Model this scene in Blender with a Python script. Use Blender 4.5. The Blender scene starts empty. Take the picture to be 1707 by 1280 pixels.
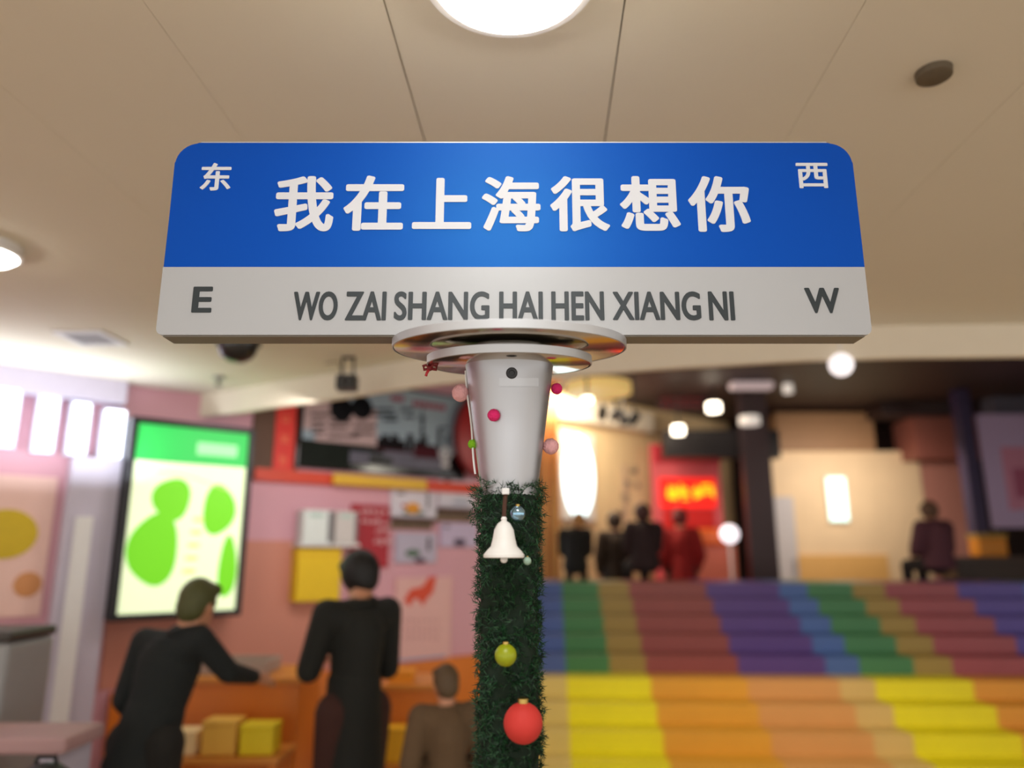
import bpy, bmesh, math, random
from mathutils import Vector, Matrix

random.seed(7)
SC = bpy.context.scene
COL = SC.collection
PI = math.pi

# ------------------------------------------------------------------ camera, world, light, exposure
CAM_Z = 1.65
PITCH = math.radians(13.0)
FPX = 1233.0                        # focal length in pixels of the 1707x1280 frame
cd = bpy.data.cameras.new('camera')
cam = bpy.data.objects.new('camera', cd)
COL.objects.link(cam)
cam.location = (0, 0, CAM_Z)
cam.rotation_euler = (PI / 2 + PITCH, 0, 0)
cd.sensor_width = 36.0
cd.lens = 36.0 * FPX / 1707.0
cd.clip_start = 0.05
cd.dof.use_dof = True
cd.dof.focus_distance = 1.33
cd.dof.aperture_fstop = 1.25
SC.camera = cam

SC.view_settings.view_transform = 'Standard'
SC.view_settings.look = 'None'
SC.view_settings.gamma = 1.0
SC.view_settings.use_curve_mapping = False
SC.view_settings.exposure = 0.15

W = bpy.data.worlds.new('mall_ambient')  # uniform ambient fill coming in by the open sides of the hall
SC.world = W
W.use_nodes = True
W.node_tree.nodes['Background'].inputs[0].default_value = (1.0, 0.97, 0.93, 1)
W.node_tree.nodes['Background'].inputs[1].default_value = 1.32


def area(name, loc, rot, size, power, color=(1, 1, 1), size_y=None, shape=None, spread=None):
    l = bpy.data.lights.new(name, 'AREA')
    l.energy = power
    l.color = color
    l.size = size
    l.shape = shape or ('RECTANGLE' if size_y else 'DISK')
    if size_y:
        l.size_y = size_y
    if spread:
        l.spread = spread
    o = bpy.data.objects.new(name, l)
    COL.objects.link(o)
    o.location = loc
    o.rotation_euler = rot
    return o


CEIL = 2.80
REAR_CEIL = 4.10
# rows of mall ceiling lamps: light thrown down by them (the lamps themselves are built below)
area('lamp_light', (-0.02, 0.25, CEIL - 0.10), (0, 0, 0), 0.34, 9, (0.92, 0.96, 1.0))
area('lamp_light', (-0.02, 1.47, CEIL - 0.10), (0, 0, 0), 0.34, 7, (1, 0.97, 0.92))
area('left_ceiling_fill', (-3.0, 4.10, 2.18), (math.radians(160), 0, math.radians(40)), 1.8, 12, (0.84, 0.91, 1.0), 0.25)  # added upward fill to brighten the left ceiling, no cove fixture
area('stair_light', (2.2, 5.0, 2.60), (math.radians(38), 0, math.radians(-4)), 1.6, 26, (1, 0.93, 0.76), 0.3)
area('rear_shop_light', (1.0, 10.4, 3.95), (math.radians(30), 0, math.radians(-30)), 1.2, 70, (1, 0.84, 0.64), 0.5)
area('right_shop_light', (5.4, 11.0, 3.3), (math.radians(40), 0, 0), 1.5, 36, (1, 0.88, 0.74), 0.4)
area('stall_light', (-0.9, 4.7, 2.55), (math.radians(35), 0, math.radians(10)), 1.4, 12, (1, 0.93, 0.90), 0.3)

# ------------------------------------------------------------------ pixel -> place
_c, _s = math.cos(PITCH), math.sin(PITCH)


def ray(px, py):
    u = (px - 853.5) / FPX
    v = (640.0 - py) / FPX
    return Vector((u, _c - v * _s, _s + v * _c))


CAM = Vector((0, 0, CAM_Z))


def at(px, py, Y):
    r = ray(px, py)
    return CAM + r * (Y / r.y)


def atz(px, py, z):
    r = ray(px, py)
    return CAM + r * ((z - CAM_Z) / r.z)


class Frame:
    """a vertical wall plane: origin on the ground, turned by ang; local x along the wall, local -y out of it"""
    def __init__(self, ox, oy, ang):
        self.o = Vector((ox, oy, 0))
        self.a = ang
        self.d = Vector((math.cos(ang), math.sin(ang), 0))
        self.n = Vector((math.sin(ang), -math.cos(ang), 0))     # towards the hall

    def hit(self, px, py, out=0.0):
        r = ray(px, py)
        p0 = self.o + self.n * out
        k = (p0 - CAM).dot(self.n) / r.dot(self.n)
        p = CAM + r * k
        return (p - self.o).dot(self.d), p.z

    def rect(self, x0, y0, x1, y1, out=0.0):
        ym, xm = (y0 + y1) / 2, (x0 + x1) / 2
        t0 = self.hit(x0, ym, out)[0]
        t1 = self.hit(x1, ym, out)[0]
        zt = self.hit(xm, y0, out)[1]
        zb = self.hit(xm, y1, out)[1]
        return t0, t1, zb, zt

    def world(self, t, out, z):
        return self.o + self.d * t + self.n * out + Vector((0, 0, z))


LW = Frame(-2.3, 5.3, math.radians(40))          # stall front on the left
BW = Frame(0.62, 11.0, math.radians(40))         # pale shop wall behind the steps


def plane(Y):
    return Frame(0, Y, 0)


# ------------------------------------------------------------------ materials
def lin(c):
    c = c / 255.0
    return c / 12.92 if c <= 0.04045 else ((c + 0.055) / 1.055) ** 2.4


def rgb(t):
    return (lin(t[0]), lin(t[1]), lin(t[2]), 1)


MATS = {}


def mat(name, col, rough=0.6, metal=0.0, noise=0.06, scale=12.0, bump=0.0, bscale=200.0, spec=None, coat=0.0, tint=None):
    if name in MATS:
        return MATS[name]
    m = bpy.data.materials.new(name)
    m.use_nodes = True
    nt = m.node_tree
    b = nt.nodes['Principled BSDF']
    b.inputs['Roughness'].default_value = rough
    b.inputs['Metallic'].default_value = metal
    if spec is not None:
        b.inputs['Specular IOR Level'].default_value = spec
    if tint:
        b.inputs['Specular Tint'].default_value = tint
    if coat:
        b.inputs['Coat Weight'].default_value = coat
        b.inputs['Coat Roughness'].default_value = 0.12
    tc = nt.nodes.new('ShaderNodeTexCoord')
    nz = nt.nodes.new('ShaderNodeTexNoise')
    nz.inputs['Scale'].default_value = scale
    nz.inputs['Detail'].default_value = 5
    nt.links.new(tc.outputs['Object'], nz.inputs['Vector'])
    mp = nt.nodes.new('ShaderNodeMapRange')
    mp.inputs['To Min'].default_value = 1 - noise
    mp.inputs['To Max'].default_value = 1 + noise
    nt.links.new(nz.outputs['Fac'], mp.inputs['Value'])
    hs = nt.nodes.new('ShaderNodeHueSaturation')
    hs.inputs['Color'].default_value = rgb(col)
    nt.links.new(mp.outputs['Result'], hs.inputs['Value'])
    nt.links.new(hs.outputs['Color'], b.inputs['Base Color'])
    if bump:
        n2 = nt.nodes.new('ShaderNodeTexNoise')
        n2.inputs['Scale'].default_value = bscale
        n2.inputs['Detail'].default_value = 3
        nt.links.new(tc.outputs['Object'], n2.inputs['Vector'])
        bp = nt.nodes.new('ShaderNodeBump')
        bp.inputs['Strength'].default_value = bump
        bp.inputs['Distance'].default_value = 0.002
        nt.links.new(n2.outputs['Fac'], bp.inputs['Height'])
        nt.links.new(bp.outputs['Normal'], b.inputs['Normal'])
    MATS[name] = m
    return m


def glow(name, col, strength):
    if name in MATS:
        return MATS[name]
    m = bpy.data.materials.new(name)
    m.use_nodes = True
    b = m.node_tree.nodes['Principled BSDF']
    b.inputs['Base Color'].default_value = rgb(col)
    b.inputs['Emission Color'].default_value = rgb(col)
    b.inputs['Emission Strength'].default_value = strength
    MATS[name] = m
    return m


# ------------------------------------------------------------------ mesh helpers
def BM():
    return bmesh.new()


def box(bm, x0, x1, y0, y1, z0, z1, bev=0.0, seg=2, mi=0):
    m = Matrix.Translation(((x0 + x1) / 2, (y0 + y1) / 2, (z0 + z1) / 2)) @ Matrix.Diagonal((abs(x1 - x0), abs(y1 - y0), abs(z1 - z0), 1))
    r = bmesh.ops.create_cube(bm, size=1.0, matrix=m)
    vs = set(r['verts'])
    if bev:
        es = [e for e in bm.edges if e.verts[0] in vs and e.verts[1] in vs]
        bmesh.ops.bevel(bm, geom=es, offset=bev, segments=seg, profile=0.5, affect='EDGES')
    elif mi:
        for f in bm.faces:
            if all(v in vs for v in f.verts):
                f.material_index = mi
    return bm


def lathe(bm, prof, n=48, center=(0, 0, 0), cap=True, mtx=None):
    rings = []
    for r, z in prof:
        ring = []
        for k in range(n):
            a = 2 * PI * k / n
            v = Vector((r * math.cos(a), r * math.sin(a), z))
            if mtx:
                v = mtx @ v
            ring.append(bm.verts.new(v + Vector(center)))
        rings.append(ring)
    for a, b in zip(rings, rings[1:]):
        for k in range(n):
            bm.faces.new((a[k], a[(k + 1) % n], b[(k + 1) % n], b[k]))
    if cap:
        bm.faces.new(list(reversed(rings[0])))
        bm.faces.new(rings[-1])
    return bm


def sphere(bm, c, r, seg=24, sx=1, sy=1, sz=1, mtx=None):
    m = Matrix.Translation(c) @ (mtx or Matrix.Identity(4)) @ Matrix.Diagonal((r * sx, r * sy, r * sz, 1))
    bmesh.ops.create_uvsphere(bm, u_segments=seg, v_segments=max(8, seg // 2), radius=1.0, matrix=m)
    return bm


def capsule(bm, p0, r0, p1, r1, n=12, flat=1.0, hemi=4):
    p0, p1 = Vector(p0), Vector(p1)
    ax = p1 - p0
    L = ax.length
    q = ax.to_track_quat('Z', 'X').to_matrix()
    rings = []
    pr = []
    for k in range(hemi + 1):
        a = -PI / 2 + (PI / 2) * k / hemi
        pr.append((r0 * math.cos(a), r0 * math.sin(a)))
    for k in range(hemi + 1):
        a = (PI / 2) * k / hemi
        pr.append((r1 * math.cos(a), L + r1 * math.sin(a)))
    for r, z in pr:
        r = max(r, 1e-4)
        rings.append([bm.verts.new(p0 + q @ Vector((r * math.cos(2 * PI * k / n), r * flat * math.sin(2 * PI * k / n), z))) for k in range(n)])
    for a, b in zip(rings, rings[1:]):
        for k in range(n):
            bm.faces.new((a[k], a[(k + 1) % n], b[(k + 1) % n], b[k]))
    bm.faces.new(list(reversed(rings[0])))
    bm.faces.new(rings[-1])
    return bm


def tube(bm, pts, r, n=10):
    pts = [Vector(p) for p in pts]
    rings = []
    for i, p in enumerate(pts):
        t = (pts[min(i + 1, len(pts) - 1)] - pts[max(i - 1, 0)]).normalized()
        q = t.to_track_quat('Z', 'X').to_matrix()
        rings.append([bm.verts.new(p + q @ Vector((r * math.cos(2 * PI * k / n), r * math.sin(2 * PI * k / n), 0))) for k in range(n)])
    for a, b in zip(rings, rings[1:]):
        for k in range(n):
            bm.faces.new((a[k], a[(k + 1) % n], b[(k + 1) % n], b[k]))
    bm.faces.new(list(reversed(rings[0])))
    bm.faces.new(rings[-1])
    return bm


def prism(bm, outline, y0, y1):
    """outline: (x, z) points, extruded along y"""
    a = [bm.verts.new((x, y0, z)) for x, z in outline]
    b = [bm.verts.new((x, y1, z)) for x, z in outline]
    n = len(outline)
    bm.faces.new(a)
    bm.faces.new(list(reversed(b)))
    for k in range(n):
        bm.faces.new((a[k], b[k], b[(k + 1) % n], a[(k + 1) % n]))
    return bm


def obj(name, bm, m, parent=None, smooth=False, ms=None):
    bmesh.ops.recalc_face_normals(bm, faces=bm.faces)
    me = bpy.data.meshes.new(name)
    bm.to_mesh(me)
    bm.free()
    for x in (ms or [m]):
        me.materials.append(x)
    if smooth:
        for p in me.polygons:
            p.use_smooth = True
        try:
            me.set_sharp_from_angle(angle=math.radians(38))
        except Exception:
            pass
    o = bpy.data.objects.new(name, me)
    COL.objects.link(o)
    if parent:
        o.parent = parent
    return o


def thing(name, label, cat, loc=(0, 0, 0), rz=0.0, group=None):
    o = bpy.data.objects.new(name, None)
    COL.objects.link(o)
    o.empty_display_size = 0.1
    o.location = loc
    o.rotation_euler = (0, 0, rz)
    return tag(o, label, cat, group)


def tag(o, label, cat, group=None):
    o['label'] = label
    o['category'] = cat
    if group:
        o['group'] = group
    return o


def struct(name, bm, m, ms=None):
    o = obj(name, bm, m, ms=ms)
    o['kind'] = 'structure'
    return o


def text_mesh(body, bold=0.0, extrude=0.02):
    cu = bpy.data.curves.new('t', 'FONT')
    cu.body = body
    cu.size = 1.0
    cu.offset = bold
    cu.extrude = extrude
    cu.resolution_u = 6
    o = bpy.data.objects.new('t', cu)
    COL.objects.link(o)
    dg = bpy.context.evaluated_depsgraph_get()
    me = bpy.data.meshes.new_from_object(o.evaluated_get(dg))
    bpy.data.objects.remove(o)
    bpy.data.curves.remove(cu)
    return me


def lettering(name, body, x0, x1, z0, z1, yf, m, parent, bold=0.0, thick=0.0012, heavy=0.0):
    """raised letters filling x0..x1, z0..z1 on the front plane y = yf (facing -y)"""
    me = text_mesh(body, bold)
    xs = [v.co.x for v in me.vertices]
    ys = [v.co.y for v in me.vertices]
    zs = [v.co.z for v in me.vertices]
    ax, bx, ay, by, az, bz = min(xs), max(xs), min(ys), max(ys), min(zs), max(zs)
    vs = [v.co.copy() for v in me.vertices]
    fs = [tuple(p.vertices) for p in me.polygons]
    bpy.data.meshes.remove(me)
    ww, hh = heavy * (z1 - z0), heavy * (z1 - z0) * 0.8
    V, F = [], []
    steps = [(0, 0)] if not heavy else [(math.cos(k * PI / 6), math.sin(k * PI / 6)) for k in range(12)]
    for q, (sx, sz) in enumerate(steps):
        o_ = len(V)
        for c in vs:
            x = x0 + ww + (c.x - ax) / (bx - ax) * (x1 - x0 - 2 * ww) + sx * ww
            z = z0 + hh + (c.y - ay) / (by - ay) * (z1 - z0 - 2 * hh) + sz * hh
            y = yf - (c.z - az) / (bz - az) * (thick + 0.00001 * q)
            V.append((x, y, z))
        F += [tuple(i + o_ for i in f) for f in fs]
    me = bpy.data.meshes.new(name)
    me.from_pydata(V, [], F)
    me.update()
    me.materials.append(m)
    o = bpy.data.objects.new(name, me)
    me.name = name
    COL.objects.link(o)
    o.parent = parent
    return o


def wallthing(fr, name, label, cat, px0, py0, px1, py1, out=0.0, group=None):
    """Empty for a thing fixed to a wall frame; returns it with its local extents (x0,x1,z0,z1), y=0 is the plane `out` off the wall"""
    t0, t1, zb, zt = fr.rect(px0, py0, px1, py1, out)
    o = thing(name, label, cat, fr.world((t0 + t1) / 2, out, zb), fr.a, group)
    o['_t'] = (t0 + t1) / 2
    h = (t1 - t0) / 2
    return o, h, zt - zb, (t0 + t1) / 2, zb


def wbox(fr, o, tc, zb, px0, py0, px1, py1, out, y0, y1, name, m, bev=0.0):
    """a box part of a wall thing given by its pixels; y0..y1 are local depths (negative = towards the hall)"""
    t0, t1, z0, z1 = fr.rect(px0, py0, px1, py1, out)
    bm = box(BM(), t0 - tc, t1 - tc, y0, y1, z0 - zb, z1 - zb, bev)
    return obj(name, bm, m, o)


# ------------------------------------------------------------------ common materials
M_ceil = mat('ceiling_board', (230, 222, 202), 0.75, noise=0.03, scale=1.6, bump=0.12, bscale=260)
M_cream = mat('cream_paint', (236, 226, 206), 0.55, noise=0.03)
M_white = mat('white_paint', (228, 226, 224), 0.45, noise=0.03)
M_lilac = mat('lilac_paint', (196, 188, 204), 0.5, noise=0.03)
M_pink = mat('pink_paint', (214, 160, 172), 0.55, noise=0.05, scale=3)
M_bounce = mat('salmon_bounce', (206, 138, 118), 0.55, noise=0.05, scale=3)  # wall pink with warm bounce light mixed into the colour
M_peach = mat('peach_print', (236, 196, 184), 0.5, noise=0.04)
M_orange = mat('orange_laminate', (216, 120, 36), 0.4, noise=0.08, scale=5)
M_black = mat('black_plastic', (16, 16, 18), 0.4, noise=0.1)
M_dark = mat('dark_brown_paint', (58, 40, 36), 0.55, noise=0.15, scale=3)
M_brown = mat('brown_board', (96, 66, 46), 0.6, noise=0.15, scale=4)
M_red = mat('red_paint', (196, 34, 30), 0.45, noise=0.06)
M_orred = mat('orange_red_paint', (214, 66, 34), 0.45, noise=0.06)
M_crimson = mat('crimson_print', (168, 26, 44), 0.5, noise=0.06)
M_yellow = mat('yellow_board', (226, 178, 44), 0.45, noise=0.06)
M_byellow = mat('bright_yellow_card', (234, 196, 10), 0.45, noise=0.06)
M_paper = mat('white_paper', (216, 210, 220), 0.55, noise=0.04)
M_ink = mat('grey_ink', (80, 72, 80), 0.6, noise=0.1)
M_metal = mat('brushed_silver', (190, 191, 195), 0.44, 1.0, noise=0.03, scale=20)
M_rim = mat('silver_rim', (205, 207, 210), 0.42, 0.6, noise=0.03)
M_glowlamp = glow('lamp_glow', (255, 250, 240), 22)
M_glowcool = glow('cool_tube_glow', (240, 243, 255), 3.6)
M_glowwarm = glow('warm_lamp_glow', (255, 240, 215), 6)

# ------------------------------------------------------------------ floor, ceilings, walls
struct('floor', box(BM(), -9, 13, -4, 15.2, -0.2, 0), mat('floor_tile', (205, 186, 164), 0.3, noise=0.08, scale=2))

# main ceiling: boards 0.51 m wide, running away from the camera, ending at a curved cream fascia
FB = 2.63
curve_px = [(300, 702), (380, 690), (440, 680), (500, 672), (560, 664), (630, 653), (700, 643), (770, 635), (850, 630), (930, 628), (1000, 622),
            (1060, 617), (1130, 612), (1200, 608), (1270, 604), (1340, 600), (1430, 597), (1520, 595), (1620, 594), (1707, 593), (1850, 592), (2100, 590)]
edge = [atz(x, y, FB) for x, y in curve_px]
edge = [e for e in edge if (Vector((e.x, e.y, 0)) - LW.o).dot(LW.n) > 0.04]
l0 = LW.o + LW.d * ((Vector((edge[0].x, edge[0].y, 0)) - LW.o).dot(LW.d) - 0.12)
outl = [(l0.x, l0.y)] + [(e.x, e.y) for e in edge] + [(9.0, edge[-1].y), (9.0, -3.5), (-8.5, -3.5)]
la = LW.o + LW.d * (-7.9)
outl.append((la.x, la.y))
SA = math.radians(-2.5)                       # direction of the board joints
s0 = atz(708, 235, CEIL)
s1 = atz(1008, 235, CEIL)
pitch_w = (s1.x - s0.x) * math.cos(SA)


def clip_strip(poly, n, lo, hi):
    def cut(p, c, keep):
        res = []
        for a, b in zip(p, p[1:] + p[:1]):
            da, db = a[0] * n[0] + a[1] * n[1] - c, b[0] * n[0] + b[1] * n[1] - c
            ia, ib = da * keep >= 0, db * keep >= 0
            if ia:
                res.append(a)
            if ia != ib:
                k = da / (da - db)
                res.append((a[0] + (b[0] - a[0]) * k, a[1] + (b[1] - a[1]) * k))
        return res
    p = cut(poly, lo, 1)
    return cut(p, hi, -1) if len(p) > 2 else []


nrm = (math.cos(SA), math.sin(SA))
base = s0.x * nrm[0] + s0.y * nrm[1]
bm = BM()
for k in range(-26, 28):
    g0 = 0.0018 if k in (0, 1) else 0.0006
    g1 = 0.0018 if k in (-1, 0) else 0.0006
    p = clip_strip(outl, nrm, base + k * pitch_w + g0, base + (k + 1) * pitch_w - g1)
    if len(p) < 3:
        continue
    a = [bm.verts.new((x, y, CEIL)) for x, y in p]
    b = [bm.verts.new((x, y, CEIL + 0.015)) for x, y in p]
    bm.faces.new(a)
    bm.faces.new(list(reversed(b)))
    for i in range(len(p)):
        bm.faces.new((a[i], b[i], b[(i + 1) % len(p)], a[(i + 1) % len(p)]))
struct('ceiling', bm, M_ceil)
bm = BM()                                      # dark void above the boards, seen through the joints
a = [bm.verts.new((x, y, CEIL + 0.016)) for x, y in outl]
b = [bm.verts.new((x, y, CEIL + 0.10)) for x, y in outl]
bm.faces.new(a)
bm.faces.new(list(reversed(b)))
for i in range(len(outl)):
    bm.faces.new((a[i], b[i], b[(i + 1) % len(outl)], a[(i + 1) % len(outl)]))
struct('ceiling_backing', bm, M_dark)

bm = BM()                                      # curved fascia band hanging under the ceiling edge
pts = [Vector((l0.x, l0.y, 0))] + [Vector((e.x, e.y, 0)) for e in edge] + [Vector((9.0, edge[-1].y, 0))]
ring = []
for i, p in enumerate(pts):
    t = (pts[min(i + 1, len(pts) - 1)] - pts[max(i - 1, 0)]).normalized()
    n = Vector((-t.y, t.x, 0)) * 0.05
    q = p + n
    ring.append([bm.verts.new((p.x, p.y, FB)), bm.verts.new((p.x, p.y, CEIL)), bm.verts.new((q.x, q.y, REAR_CEIL)), bm.verts.new((q.x, q.y, FB))])
for r0, r1 in zip(ring, ring[1:]):
    for k in range(4):
        bm.faces.new((r0[k], r0[(k + 1) % 4], r1[(k + 1) % 4], r1[k]))
bm.faces.new(ring[0])
bm.faces.new(list(reversed(ring[-1])))
struct('trim_1', bm, M_cream)

struct('ceiling_rear', box(BM(), -8, 13, 3.0, 15.2, REAR_CEIL, REAR_CEIL + 0.1), M_dark)
struct('wall_rear', box(BM(), -2, 13, 14.6, 14.8, 0, REAR_CEIL), M_dark)
struct('wall_right', box(BM(), 10.4, 10.6, 4.5, 14.6, 0, REAR_CEIL), M_brown)

o = struct('wall_left', box(BM(), -8.0, 3.15, 0.0, 0.2, 0, REAR_CEIL), M_pink)
o.location = LW.o
o.rotation_euler = (0, 0, LW.a)
o = struct('wall_shop', box(BM(), 0, 4.6, 0.0, 0.2, 0, REAR_CEIL), mat('shop_cream', (232, 206, 160), 0.6, noise=0.08, scale=4))
o.location = BW.o
o.rotation_euler = (0, 0, BW.a)
t0, t1, zb, zt = BW.rect(925, 664, 1112, 706)
bm = BM()
box(bm, 0.02, 2.2, -0.14, -0.005, BW.hit(935, 700)[1], BW.hit(935, 664)[1], 0.01)
o = struct('trim_2', bm, M_cream)
o.location = BW.o
o.rotation_euler = (0, 0, BW.a)

# left stall front: orange plinth board, lilac header, white pier, mullions
def lwstruct(name, px0, py0, px1, py1, d0, d1, m, zmin=None, zmax=None):
    t0, t1, z0, z1 = LW.rect(px0, py0, px1, py1, -d0)
    if zmin is not None:
        z0 = zmin
    if zmax is not None:
        z1 = zmax
    o = struct(name, box(BM(), t0, t1, d0, d1, z0, z1), m)
    o.location = LW.o
    o.rotation_euler = (0, 0, LW.a)
    return o


lwstruct('trim_3', -160, 610, 215, 652, -0.12, -0.002, M_lilac, zmax=CEIL - 0.002)
lwstruct('trim_4', 92, 780, 178, 1200, -0.14, -0.002, M_lilac, zmin=0.0, zmax=LW.rect(92, 765, 178, 800)[3])
lwstruct('trim_5', 104, 860, 134, 1220, -0.17, -0.142, M_white, zmin=0.0)
lwstruct('baseboard_left', 180, 1120, 870, 1280, -0.05, -0.002, M_orange, zmin=0.0)
lwstruct('trim_bounce', 180, 900, 560, 1130, -0.008, -0.001, M_bounce)  # thin band painting the orange counters' bounce light on the wall
lwstruct('trim_6', 420, 676, 498, 800, -0.02, -0.002, M_brown)
lwstruct('trim_7', 424, 793, 800, 812, -0.05, -0.002, M_orred)

# ------------------------------------------------------------------ the street sign
SY = 1.25                                      # front face of the panel
PY = 1.30                                      # centre line of the post
PC = at(849, 600, PY)
sign = thing('street_sign', 'blue and white street name sign on a silver post with round flanges', 'street sign', (PC.x, PY, 0))
SX = PC.x


def sp(px, py, y=SY):
    p = at(px, py, y)
    return p.x - SX, p.z


M_blue = mat('blue_enamel', (2, 60, 168), 0.47, noise=0.03, scale=4, spec=0.9, tint=(0.12, 0.62, 1.0, 1))
M_swhite = mat('white_enamel', (172, 173, 175), 0.36, noise=0.02, scale=4, spec=0.5)
M_letter = mat('white_lettering', (208, 209, 214), 0.5, noise=0.02)
M_ltext = mat('charcoal_lettering', (38, 46, 50), 0.5, noise=0.05)
xl, zmid = sp(272, 442)
xr, _ = sp(1441, 442)
_, ztop = sp(857, 238)
_, zbot = sp(857, 558)
zmid = sp(857, 445)[1]
TH = 0.052
yF = SY - PY


def rounded(x0, x1, z0, z1, r, top):
    o = []
    if top:
        o += [(x0, z0), (x1, z0)]
        for k in range(9):
            a = (PI / 2) * k / 8
            o.append((x1 - r + r * math.cos(a), z1 - r + r * math.sin(a)))
        for k in range(9):
            a = PI / 2 + (PI / 2) * k / 8
            o.append((x0 + r + r * math.cos(a), z1 - r + r * math.sin(a)))
    else:
        r = 0.012
        for k in range(5):
            a = PI + (PI / 2) * k / 4
            o.append((x0 + r + r * math.cos(a), z0 + r + r * math.sin(a)))
        for k in range(5):
            a = 1.5 * PI + (PI / 2) * k / 4
            o.append((x1 - r + r * math.cos(a), z0 + r + r * math.sin(a)))
        o += [(x1, z1), (x0, z1)]
    return o


bm = prism(BM(), rounded(xl, xr, zmid, ztop, 0.042, True), yF, yF + TH)
bmesh.ops.bevel(bm, geom=[e for e in bm.edges if abs(e.verts[0].co.y - yF) < 1e-6 and abs(e.verts[1].co.y - yF) < 1e-6 and e.verts[0].co.z > zmid + 0.001], offset=0.0022, segments=2, affect='EDGES')
blue_p = obj('blue_panel', bm, M_blue, sign)
bm = prism(BM(), rounded(xl, xr, zbot, zmid, 0.012, False), yF, yF + TH)
white_p = obj('white_panel', bm, M_swhite, sign)
bm = box(BM(), xl + 0.012, xr - 0.012, yF + 0.004, yF + TH - 0.004, zbot - 0.0025, zbot - 0.0002)
obj('bottom_rail', bm, mat('rail_grey', (132, 126, 116), 0.5, 0.3), sign)
bm = box(BM(), xl + 0.045, xr - 0.045, yF + 0.0, yF + TH, ztop + 0.0001, ztop + 0.0022)
obj('top_rail', bm, M_rim, sign)

hz = [('我', 458, 557, 294, 386), ('在', 573, 673, 293, 385), ('上', 688, 786, 297, 382), ('海', 803, 901, 294, 386),
      ('很', 917, 1016, 294, 386), ('想', 1033, 1133, 294, 385), ('你', 1147, 1250, 294, 387)]
for ch, a, b, t, d in hz:
    x0 = sp(a, 340)[0]
    x1 = sp(b, 340)[0]
    lettering('character', ch, x0, x1, sp(857, d)[1], sp(857, t)[1], yF, M_letter, blue_p, heavy=0.031)
for ch, a, b, t, d in [('东', 335, 386, 272, 318), ('西', 1328, 1381, 272, 314)]:
    lettering('direction_character', ch, sp(a, 295)[0], sp(b, 295)[0], sp(857, d)[1], sp(857, t)[1], yF, M_letter, blue_p, heavy=0.024)
for ch, a, b, t, d in [('E', 321, 354, 478, 521), ('W', 1342, 1400, 480, 522)]:
    lettering('direction_letter', ch, sp(a, 500)[0], sp(b, 500)[0], sp(857, d)[1], sp(857, t)[1], yF, M_ltext, white_p, heavy=0.035)
for w, a, b in [('WO', 489, 563), ('ZAI', 576, 644), ('SHANG', 657, 816), ('HAI', 832, 905), ('HEN', 919, 1007), ('XIANG', 1021, 1168), ('NI', 1181, 1224)]:
    lettering('word', w, sp(a, 510)[0], sp(b, 510)[0], sp(857, 534)[1], sp(857, 486)[1], yF, M_ltext, white_p, heavy=0.028)

# flanges, slightly tipped towards the viewer, hub, tapering sleeve, post
TILT = Matrix.Rotation(math.radians(6.0), 4, 'X')
zu = at(849, 578, PY).z
zl = at(849, 603, PY).z


def disc(name, z, r, h, m):
    pr = [(0.001, -h / 2), (r - 0.003, -h / 2), (r, -h / 2 + 0.002), (r, h / 2 - 0.002), (r - 0.003, h / 2), (0.001, h / 2)]
    return obj(name, lathe(BM(), pr, 96, (0, 0, z), mtx=TILT), m, sign, True)


M_disc = mat('polished_disc', (214, 208, 198), 0.16, 1.0, noise=0.03)
disc('upper_flange', zu, 0.2095, 0.0146, M_disc)
disc('lower_flange', zl, 0.1470, 0.0146, M_disc)
for z_, r_ in ((zu, 0.2096), (zl, 0.1471)):
    obj('flange_rim', lathe(BM(), [(r_, -0.0075), (r_ + 0.002, -0.0068), (r_ + 0.002, 0.0068), (r_, 0.0075)], 96, (0, 0, z_), cap=False, mtx=TILT), M_rim, sign, True)
obj('hub', lathe(BM(), [(0.064, zl + 0.003), (0.066, zl + 0.012), (0.066, zu - 0.008), (0.001, zu - 0.008)], 64, mtx=Matrix.Translation((0, 0, 0))), M_metal, sign, True)
zs0 = at(847, 800, PY).z - 0.03
zs1 = zl - 0.003
sleeve = obj('sleeve', lathe(BM(), [(0.001, zs0), (0.0475, zs0), (0.0525, zs0 + 0.032), (0.0795, zs1 - 0.006), (0.0795, zs1), (0.001, zs1)], 96), M_metal, sign, True)
obj('post', lathe(BM(), [(0.045, 0.03), (0.045, zs0 + 0.004)], 48), M_metal, sign, True)
obj('base_plate', lathe(BM(), [(0.001, 0.0), (0.24, 0.0), (0.24, 0.012), (0.06, 0.03), (0.001, 0.03)], 64), M_metal, sign, True)


def on_sleeve(px, py, lift=0.0):
    """point of the sleeve surface seen at a pixel"""
    r = ray(px, py)
    k = 1.0
    for i in range(400):
        p = CAM + r * (1.0 + i * 0.001)
        rad = 0.0525 + (p.z - zs0 - 0.032) / (zs1 - 0.006 - zs0 - 0.032) * 0.027
        if (p.x - SX) ** 2 + (p.y - PY) ** 2 < (rad + lift) ** 2:
            return p
    return at(px, py, PY)


p = on_sleeve(853, 622)
sl = math.atan2(0.027, zs1 - zs0 - 0.038)
rm = Matrix.Rotation(PI / 2 + sl, 4, 'X')
rz_ = Matrix.Rotation(math.atan2(p.x - SX, -(p.y - PY)), 4, 'Z')
bm = lathe(BM(), [(0.0098, -0.004), (0.0098, 0.003), (0.0085, 0.0045), (0.005, 0.0046), (0.0045, 0.0015), (0.001, 0.0014)], 24, (p.x - SX, p.y - PY, p.z), mtx=rz_ @ rm)
obj('bolt', bm, M_black, sleeve, True)
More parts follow.
